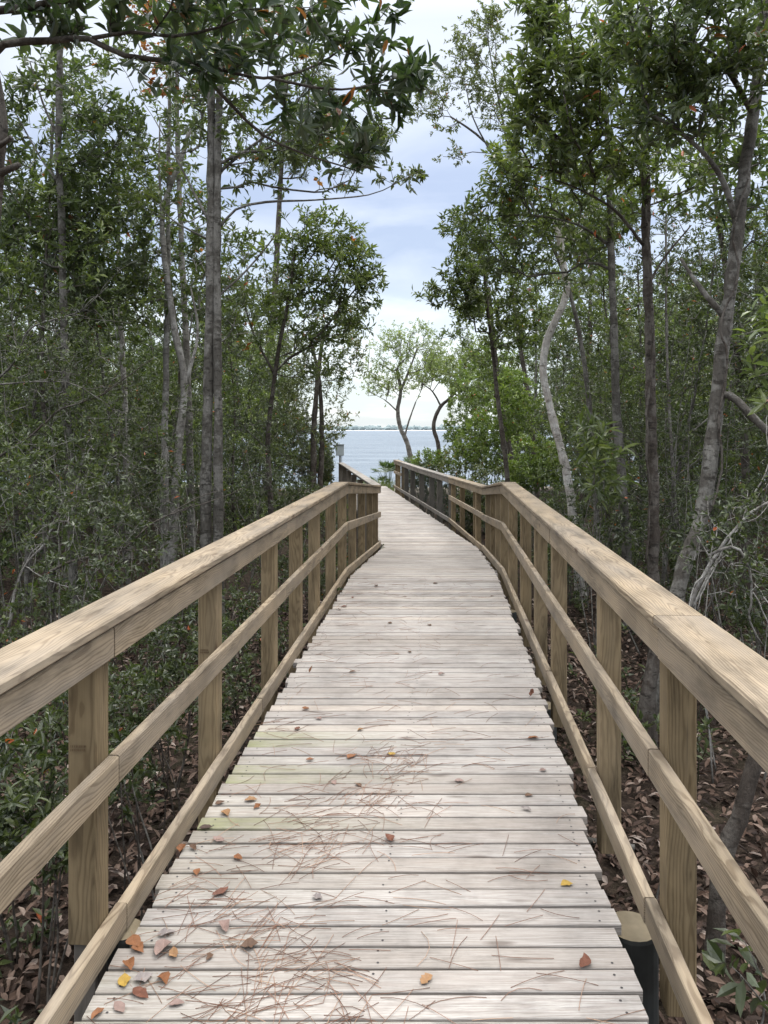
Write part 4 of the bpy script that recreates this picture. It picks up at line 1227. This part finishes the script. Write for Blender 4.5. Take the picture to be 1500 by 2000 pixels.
KINDS = [('tall', M_BARK, M_BAY), ('tall', M_BARKD, M_BAYDARK), ('mid', M_TWIG, M_UNDER), ('mid', M_BARKD, M_BAY), ('thin', M_BARKP, M_BAY), ('thin', M_BARK, M_OLIVE), ('mid', M_TWIG, M_BAYDARK)]
NAMES = {'tall': ('woodland_tree', 'tall leafy tree deep in the woods'), 'mid': ('understory_tree', 'short bushy tree in the lower woods'),
         'thin': ('thin_woodland_tree', 'thin high-crowned tree deep in the woods')}
protos = {}
KP = [.13, .10, .20, .17, .09, .09, .22]
cands = []
for side in (-1, 1):
    for _ in range(4000):
        y = rng.uniform(9.0 if side < 0 else 8.2, 36); x = side * rng.uniform(2.3, 22)
        if side < 0 and x > -2.4 + TH * min(y, 13) * 0.5: continue
        if side > 0 and x < 2.7 + TH * min(y, 13): continue
        cands.append((x, y))
n_by = {-1: 0, 1: 0}
for x, y in cands:
    side = -1 if x < 0 else 1
    d = 1.05 if y < 14 else 1.45
    near_edge = abs(x - TH * y) < 4.5
    if n_by[side] > (88 if side < 0 else 96) or not free(x, y, d): continue
    ki = int(rng.choice(len(KINDS), p=KP))
    kind, bk, lf = KINDS[ki]
    if y < 9.5 and (kind == 'tall' or bk is M_BARKP): continue
    if y > 11 and kind != 'mid' and rng.random() < 0.5: continue
    if not in_view_ok(x, y, {'tall': 1.5, 'mid': 1.3, 'thin': 1.2}[kind]): continue
    spots.append((x, y)); n_by[side] += 1
    nm, lb = NAMES[kind]
    where = ' left of the boardwalk' if side < 0 else ' right of the boardwalk'
    col = {M_BARK: 'grey', M_BARKD: 'dark', M_BARKP: 'pale', M_TWIG: 'drab'}[bk]
    shade = {M_BAY: 'green', M_BAYDARK: 'deep green', M_UNDER: 'dull green', M_OLIVE: 'olive'}[lf]
    lab = f"{col}-trunked {shade} {lb.split(' ', 1)[0]} {lb.split(' ', 1)[1]}{where}"
    grp = f"{col}-trunked {shade} {nm.replace('_', ' ')}s {'left' if side < 0 else 'right'}"
    loc = (x, y, float(ground_z(x, y)))
    rz = rng.random() * 6.28; s = rng.uniform(0.82, 1.18); sc = (s, s, s * rng.uniform(0.9, 1.12))
    if ki not in protos:
        tr, tp_ = proto(kind, ki)
        o = make_tree(nm, lab, 'tree', tr, tp_, (0, 0, 0), leaf=(0.105, 0.037) if lf is not M_UNDER else (0.07, 0.026), nl=7, whorls=3, bark=bk, lmat=lf, group=grp, seg=0.25, twig_len=0.17, autumn=2 if kind != 'mid' else 0)
        o.location = loc; o.rotation_euler = (0, 0, rz); o.scale = sc
        protos[ki] = o
    else:
        copy_thing(protos[ki], loc, rz, sc, lab, grp)

# a last row of low trees closing the woods towards the shore
for q in range(46):
    side = -1 if q % 2 == 0 else 1
    y = rng.uniform(27, 37); x = side * (rng.uniform(8.0, 25) if side < 0 else rng.uniform(9, 22))
    if not in_view_ok(x, y, 1.3): continue
    ki = [2, 3, 6][int(rng.integers(3))]
    kind, bk, lf = KINDS[ki]
    col = {M_BARK: 'grey', M_BARKD: 'dark', M_BARKP: 'pale', M_TWIG: 'drab'}[bk]; shade = {M_BAY: 'green', M_BAYDARK: 'deep green', M_UNDER: 'dull green', M_OLIVE: 'olive'}[lf]
    sd_ = 'left' if side < 0 else 'right'
    s_ = rng.uniform(0.9, 1.25)
    copy_thing(protos[ki], (x, y, float(ground_z(x, y)) - 0.1), rng.random() * 6.28, (s_, s_, s_ * 0.85), f"{col}-trunked {shade} short bushy tree in the lower woods {sd_} of the boardwalk", f"{col}-trunked {shade} understory trees {sd_}")

# ground cover: low leafy plants nobody could count
def cover(n, fx, name, label, leaf, mat):
    bs, ds, st = [], [], Mesher()
    for _ in range(n):
        x, y = fx()
        z = float(ground_z(x, y)); hgt = rng.uniform(0.12, 0.75) * (0.7 if y < 6 else 1.15)
        for q in range(int(rng.integers(3, 7))):
            d = np.array([rng.normal(0, .45), rng.normal(0, .45), 1.0]); e = np.array([x, y, z]) + d * hgt * rng.uniform(.35, 1)
            bs.append(e); ds.append(d)
        v, lo, to = tube_mesh([(x, y, z - .02), tuple(e)], 0.004, 3, False); st.add(v, lo, to, np.full(len(v), 0.0))
    v, lo, to, lv = leaves_geo(np.array(bs), np.array(ds), 7, leaf[0], leaf[1], droop=0.1)
    st.add(v, lo, to, lv)
    tag(link(name, st.mesh(name, mat)), label, 'undergrowth', kind='stuff')


def fx_left():
    while True:
        y = 2.4 + 24 * rng.random() ** 1.4; x = -1.45 + TH * min(y, 13) - 9 * rng.random() ** 1.5
        if y > 13: x -= 0.11 * (y - 13) + 0.3
        if y < 6 and rng.random() < 0.55: continue
        if math.sin(x * 1.9 + 1) + math.sin(y * 1.3 + x) > -0.7: return x, y


def fx_right():
    while True:
        y = 3.0 + 22 * rng.random() ** 1.3; x = 1.25 + TH * min(y, 13) + 9 * rng.random() ** 1.4
        if y < 5.4 and rng.random() < 0.93: continue
        if math.sin(x * 1.7 + 2) + math.sin(y * 1.1 + x) > -0.5: return x, y


cover(1300, fx_left, 'undergrowth', 'low dark leafy undergrowth covering the floor left of the boardwalk', (0.065, 0.027), M_UNDER)
cover(1000, fx_right, 'undergrowth', 'low leafy undergrowth covering the floor of the right-hand woods', (0.07, 0.028), M_UNDER)

# ------------------------------------------------------------------ litter
# woodland floor: leaves nobody could count
n = 60000
x = np.where(rng.random(n) < 0.5, -0.75 - 4.4 * rng.random(n) ** 1.4, 0.5 + 5 * rng.random(n) ** 1.4); y = 1.6 + 9 * rng.random(n) ** 1.8
x = x + TH * y
b = np.stack([x, y, ground_z(x, y) + 0.018 + 0.035 * rng.random(n)], -1)
tw = np.stack([rng.normal(0, .25, n), rng.normal(0, .25, n), np.ones(n)], -1)
v, lo, to, lv = leaves_geo(b, tw, 1, 0.078, 0.033, spread=(1.15, 1.65), droop=0.0, near=True)
M_LITTER = litter_mat('leaf_litter', [(0.0, (0.022, 0.014, 0.011)), (0.4, (0.065, 0.040, 0.029)), (0.7, (0.115, 0.072, 0.052)), (0.9, (0.19, 0.135, 0.105)), (1.0, (0.34, 0.28, 0.24))])
tag(link('leaf_litter', np_mesh('leaf_litter', v, lo, to, M_LITTER, {'lv': lv})), 'brown dead leaves carpeting the woodland floor beside the boardwalk', 'leaf litter', kind='stuff')


def needles(n, pts_fn, r):
    m = Mesher()
    for _ in range(n):
        p = pts_fn(); a = rng.random() * PI * 2 if rng.random() < 0.5 else rng.normal(0.35, 0.45)
        L = rng.uniform(0.10, 0.19); cv = rng.normal(0, 0.12) * (1 if rng.random() < .8 else 4)
        t = np.linspace(-0.5, 0.5, 5)
        xx = p[0] + L * (t * math.cos(a) - cv * (t * t) * math.sin(a)); yy_ = p[1] + L * (t * math.sin(a) + cv * t * t * math.cos(a))
        zz = p[2] + r + 0.006 * rng.random() * (1 - 4 * t * t) + 0.001
        v, lo, to = tube_mesh(np.stack([xx, yy_, zz], -1), r, 3, False)
        m.add(v, lo, to, np.full(len(v), rng.random()))
    return m


def on_deck():
    while True:
        y = 1.95 + 6.5 * rng.random() ** 1.9
        f = rng.random() ** 1.35
        x = edge_left(y) + 0.03 + f * (edge_right(y) - edge_left(y) - 0.1)
        if rng.random() < 0.42:
            cxx, cyy = [(-0.35, 2.25), (-0.28, 3.0), (-0.12, 3.35), (0.0, 3.8), (-0.45, 2.6), (-0.2, 2.15)][rng.integers(6)]
            x, y = cxx + rng.normal(0, 0.14), cyy + rng.normal(0, 0.12)
        if edge_left(y) + 0.04 < x < edge_right(y) - 0.05: return (x, y, 0.0)


M_NEEDLE = litter_mat('pine_needle', [(0.0, (0.14, 0.07, 0.045)), (0.6, (0.26, 0.145, 0.10)), (1.0, (0.38, 0.25, 0.17))])
tag(link('pine_needles', needles(820, on_deck, 0.00095).mesh('pine_needles', M_NEEDLE)), 'scattered brown pine needles lying over the deck boards', 'pine needles', kind='stuff')

# single leaves on the deck: photo position, size, colour, label
OR, RB, BR, TN, PK, GY, YL, DK = (0.205, 0.085, 0.034), (0.135, 0.052, 0.030), (0.105, 0.058, 0.034), (0.27, 0.15, 0.07), (0.24, 0.165, 0.14), (0.25, 0.215, 0.20), (0.33, 0.21, 0.04), (0.055, 0.033, 0.025)
CN = {OR: 'orange', RB: 'reddish brown', BR: 'brown', TN: 'tan', PK: 'pinkish grey', GY: 'pale grey', YL: 'yellow', DK: 'dark brown'}
LEAVES = [(832, 1916, .06, TN, 'tan lobed leaf alone near the bottom middle of the deck'), (1137, 1880, .085, RB, 'reddish curled leaf with a long stalk near the right rail'),
          (1107, 1730, .06, YL, 'small yellow leaf by the ragged right deck edge'), (1033, 1556, .05, BR, None), (1027, 1584, .06, GY, None), (897, 1527, .055, PK, None), (1060, 1506, .05, PK, None),
          (1041, 1443, .075, OR, 'orange leaf lying alone at the right deck edge'), (765, 1474, .05, YL, None), (862, 1318, .06, PK, None), (1040, 1362, .06, RB, 'dark red leaf standing at the right deck edge'),
          (607, 1315, .06, OR, 'small orange leaf standing upright near the left rail'), (689, 1314, .06, BR, None), (597, 1386, .055, OR, None), (622, 1406, .05, PK, None), (580, 1425, .05, RB, None), (704, 1428, .05, TN, None),
          (606, 1486, .055, OR, None), (687, 1480, .075, OR, 'orange-brown leaf in the middle of the deck, beyond the needle patch'), (490, 1565, .07, TN, None), (499, 1577, .06, OR, None), (430, 1572, .06, BR, None), (440, 1590, .07, TN, None),
          (402, 1619, .07, DK, 'dark brown leaf against the left deck edge'), (427, 1642, .07, PK, None), (356, 1661, .07, OR, 'bright orange leaf leaning on the left bottom rail'), (384, 1657, .06, BR, None),
          (469, 1677, .055, OR, None), (387, 1705, .055, OR, None), (430, 1744, .085, RB, 'long reddish brown leaf among needles on the green-stained boards'), (620, 1756, .05, GY, 'small whitish leaf alone on a pale board'),
          (445, 1812, .08, PK, 'pinkish leaf above the needle heap'), (325, 1825, .07, GY, None), (265, 1841, .085, OR, 'long red-orange leaf at the left deck edge'), (278, 1853, .07, OR, None), (313, 1857, .10, PK, 'largest pinkish grey leaf in the left pile'),
          (342, 1866, .07, TN, None), (487, 1850, .07, BR, 'curled brown leaf right of the needle heap'), (406, 1871, .045, BR, None), (253, 1888, .065, OR, None), (243, 1920, .075, YL, 'golden yellow leaf near the bottom left of the deck'),
          (317, 1917, .06, OR, None), (280, 1913, .07, GY, None), (275, 1943, .085, RB, None), (345, 1965, .055, PK, None), (232, 1970, .07, PK, None), (191, 1985, .06, OR, 'orange leaf at the very bottom left deck corner'),
          (700, 1536, .05, BR, None), (655, 1530, .06, PK, None), (760, 1640, .07, RB, None), (800, 1275, .05, BR, None), (672, 1186, .08, RB, None), (690, 1168, .07, RB, None), (663, 1191, .06, BR, None), (762, 1218, .06, BR, None), (790, 1166, .06, BR, None),
          (840, 1222, .06, BR, None), (735, 1145, .07, BR, None), (960, 1165, .06, BR, None), (850, 1140, .08, BR, None)]
lmats = {}
for (px, py, size, colr, lab) in LEAVES:
    Y = F * H / (py - HZ); p = np.array([(px - 750) / F * Y, Y, 0.004])
    if Y > S_A: p[2] += deck_z(Y)
    if colr not in lmats:
        lmats[colr] = flat_mat('fallen_leaf_' + CN[colr].replace(' ', '_'), colr, 0.6, 0.45, 55, 0.35)
    us = np.array([0.0, .10, .24, .40, .56, .72, .87, 1.0])
    prof = np.array([.02, .13, .25, .30, .285, .22, .11, .01]) * rng.uniform(.75, 1.2)
    if 'lobed' in (lab or ''): prof = np.array([.03, .16, .30, .24, .36, .26, .30, .03])
    bend = rng.normal(0, .14); cup = rng.uniform(.15, .75); curl = rng.uniform(-.1, .5); tw_ = rng.normal(0, .35)
    T = []
    for q, (u_, p_) in enumerate(zip(us, prof)):
        for sgn in (-1, 0, 1):
            yy2 = sgn * p_ * (1 + rng.normal(0, .08)) + bend * math.sin(u_ * PI)
            zz2 = abs(sgn) * p_ * cup * (1 + rng.normal(0, .25)) + curl * (u_ - .45) ** 2 + sgn * p_ * tw_ * (u_ - .3)
            T.append((u_ - .5, yy2, zz2))
    T += [(-.5, -.012, 0.01), (-.72, -.03, .07), (-.72, -.008, .07)]
    T = np.array(T, float)
    T[:, 2] = T[:, 2] - min(T[:, 2].min(), 0) + 0.015
    Fc = []
    for q in range(7):
        a_ = q * 3
        Fc += [(a_, a_ + 1, a_ + 4, a_ + 3), (a_ + 1, a_ + 2, a_ + 5, a_ + 4)]
    Fc.append((24, 25, 26))
    name = 'fallen_leaf'
    grp = None
    if lab is None:
        zone = 'near' if py > 1250 else 'farther'
        lab = f"small {CN[colr]} leaf lying among others on the {zone} deck boards"
        grp = f"small {CN[colr]} leaves on the {zone} deck"
    o = link(name, np_mesh(name, T * size * 0.80, [i for f in Fc for i in f], [len(f) for f in Fc], lmats[colr]))
    o.location = p; o.rotation_euler = (0, 0, rng.random() * 6.28)
    if 'upright' in lab or 'standing at' in lab: o.rotation_euler = (0.1, -1.1, 0.4); o.location.z += size * .4
    tag(o, lab, 'fallen leaf', grp)

# fallen sticks on the floor
M_STICK = M_BARK
for pts, r0, lab in (([P(1130, 1425, 4.5), P(1180, 1436, 4.45), P(1240, 1440, 4.4)], 0.02, 'dark fallen stick on the leaf litter between two right posts'),
                     ([P(1215, 1610, 3.7), P(1290, 1618, 3.65), P(1360, 1640, 3.6)], 0.012, 'thin brown stick lying in the litter by the nearest right post')):
    pts = np.array(pts); pts[:, 2] = ground_z(pts[:, 0], pts[:, 1]) + 0.04
    v, lo, to = tube_mesh(catmull(pts, 0.06, 0.004), r0, 7)
    tag(link('fallen_stick', np_mesh('fallen_stick', v, lo, to, M_STICK, None, None, True)), lab, 'stick')

# ------------------------------------------------------------------ light, sky, camera
w = bpy.data.worlds.new('World'); SC.world = w; w.use_nodes = True
nt = w.node_tree; nt.nodes.clear()


def wn(typ, **kw):
    nd = nt.nodes.new(typ)
    for k_, v_ in kw.items(): setattr(nd, k_, v_)
    return nd


out = wn('ShaderNodeOutputWorld')
SUN_EL, SUN_AZ = math.radians(62), math.radians(35)      # azimuth measured from +Y towards +X
sky = wn('ShaderNodeTexSky', sky_type='NISHITA'); sky.sun_disc = False; sky.sun_elevation = SUN_EL; sky.sun_rotation = SUN_AZ
bg1 = wn('ShaderNodeBackground'); bg1.inputs[1].default_value = 0.05; nt.links.new(sky.outputs[0], bg1.inputs[0])
tc = wn('ShaderNodeTexCoord')
sp = wn('ShaderNodeSeparateXYZ'); nt.links.new(tc.outputs['Generated'], sp.inputs[0])


def wm(op, a, b=None, clamp=False):
    nd = wn('ShaderNodeMath', operation=op, use_clamp=clamp)
    for i, q in enumerate((a, b)):
        if q is None: continue
        if hasattr(q, 'is_output'): nt.links.new(q, nd.inputs[i])
        else: nd.inputs[i].default_value = q
    return nd.outputs[0]


zc = wm('MAXIMUM', sp.outputs[2], 0.0)
den = wm('ADD', zc, 0.16)
cmb = wn('ShaderNodeCombineXYZ')
nt.links.new(wm('DIVIDE', sp.outputs[0], den), cmb.inputs[0]); nt.links.new(wm('DIVIDE', sp.outputs[1], den), cmb.inputs[1])
no = wn('ShaderNodeTexNoise'); nt.links.new(cmb.outputs[0], no.inputs['Vector']); no.inputs['Scale'].default_value = 1.7; no.inputs['Detail'].default_value = 5; no.inputs['Roughness'].default_value = 0.5; no.inputs['Distortion'].default_value = 0.4
# layered overcast: white near the horizon, blue-grey band in the middle, white higher up
el = wn('ShaderNodeValToRGB'); cr = el.color_ramp
STOPS = [(0.0, (0.68, 0.76, 0.82)), (0.055, (0.70, 0.78, 0.84)), (0.115, (0.86, 0.89, 0.91)), (0.155, (0.62, 0.68, 0.78)), (0.215, (0.45, 0.515, 0.66)), (0.30, (0.46, 0.525, 0.68)), (0.37, (0.57, 0.63, 0.76)), (0.44, (0.80, 0.835, 0.88)), (0.56, (0.92, 0.935, 0.95)), (1.0, (0.96, 0.96, 0.955))]
while len(cr.elements) < len(STOPS): cr.elements.new(0.5)
for e, (p_, c_) in zip(cr.elements, STOPS): e.position = p_; e.color = (*c_, 1)
nz = wm('ADD', zc, wm('MULTIPLY', wm('SUBTRACT', no.outputs[0], 0.5), 0.30))
nt.links.new(nz, el.inputs[0])
mx = wn('ShaderNodeMix', data_type='RGBA'); mx.inputs[7].default_value = (0.93, 0.95, 0.97, 1)
rp = wn('ShaderNodeValToRGB'); rp.color_ramp.elements[0].position = 0.47; rp.color_ramp.elements[1].position = 0.68; rp.color_ramp.elements[1].color = (0.62, 0.62, 0.62, 1)
nt.links.new(no.outputs[0], rp.inputs[0]); nt.links.new(rp.outputs[0], mx.inputs[0]); nt.links.new(el.outputs[0], mx.inputs[6])
bg2 = wn('ShaderNodeBackground'); nt.links.new(mx.outputs[2], bg2.inputs[0])
# an overcast sky is about three times brighter overhead than at the horizon
s1 = wm('MULTIPLY', wm('SUBTRACT', zc, 0.47), 2.2, clamp=True)
nt.links.new(wm('ADD', 0.95, wm('MULTIPLY', s1, 3.6)), bg2.inputs[1])
ad = wn('ShaderNodeAddShader'); nt.links.new(bg1.outputs[0], ad.inputs[0]); nt.links.new(bg2.outputs[0], ad.inputs[1])
nt.links.new(ad.outputs[0], out.inputs[0])

sun = bpy.data.lights.new('Sun', 'SUN'); sun.energy = 1.5; sun.angle = math.radians(25); sun.color = (1.0, 0.95, 0.87)
so = bpy.data.objects.new('Sun', sun); COL.objects.link(so)
sd = Vector((math.sin(SUN_AZ) * math.cos(SUN_EL), math.cos(SUN_AZ) * math.cos(SUN_EL), math.sin(SUN_EL)))
so.rotation_euler = sd.to_track_quat('Z', 'Y').to_euler()

cam = bpy.data.cameras.new('Camera'); co = bpy.data.objects.new('Camera', cam); COL.objects.link(co)
cam.sensor_fit = 'HORIZONTAL'; cam.sensor_width = 36; cam.lens = 36 * F / 1500
cam.shift_y = -(1000 - HZ) / 1500
cam.clip_start = 0.05; cam.clip_end = 12000
co.location = (0, 0, H); co.rotation_euler = (math.radians(90), 0, 0)
SC.camera = co
SC.view_settings.view_transform = 'Standard'; SC.view_settings.look = 'None'; SC.view_settings.exposure = 0; SC.view_settings.gamma = 1
cy = SC.cycles
cy.max_bounces = 4; cy.diffuse_bounces = 2; cy.glossy_bounces = 1; cy.transmission_bounces = 2; cy.transparent_max_bounces = 2
cy.use_denoising = True
cy.caustics_reflective = False; cy.caustics_refractive = False
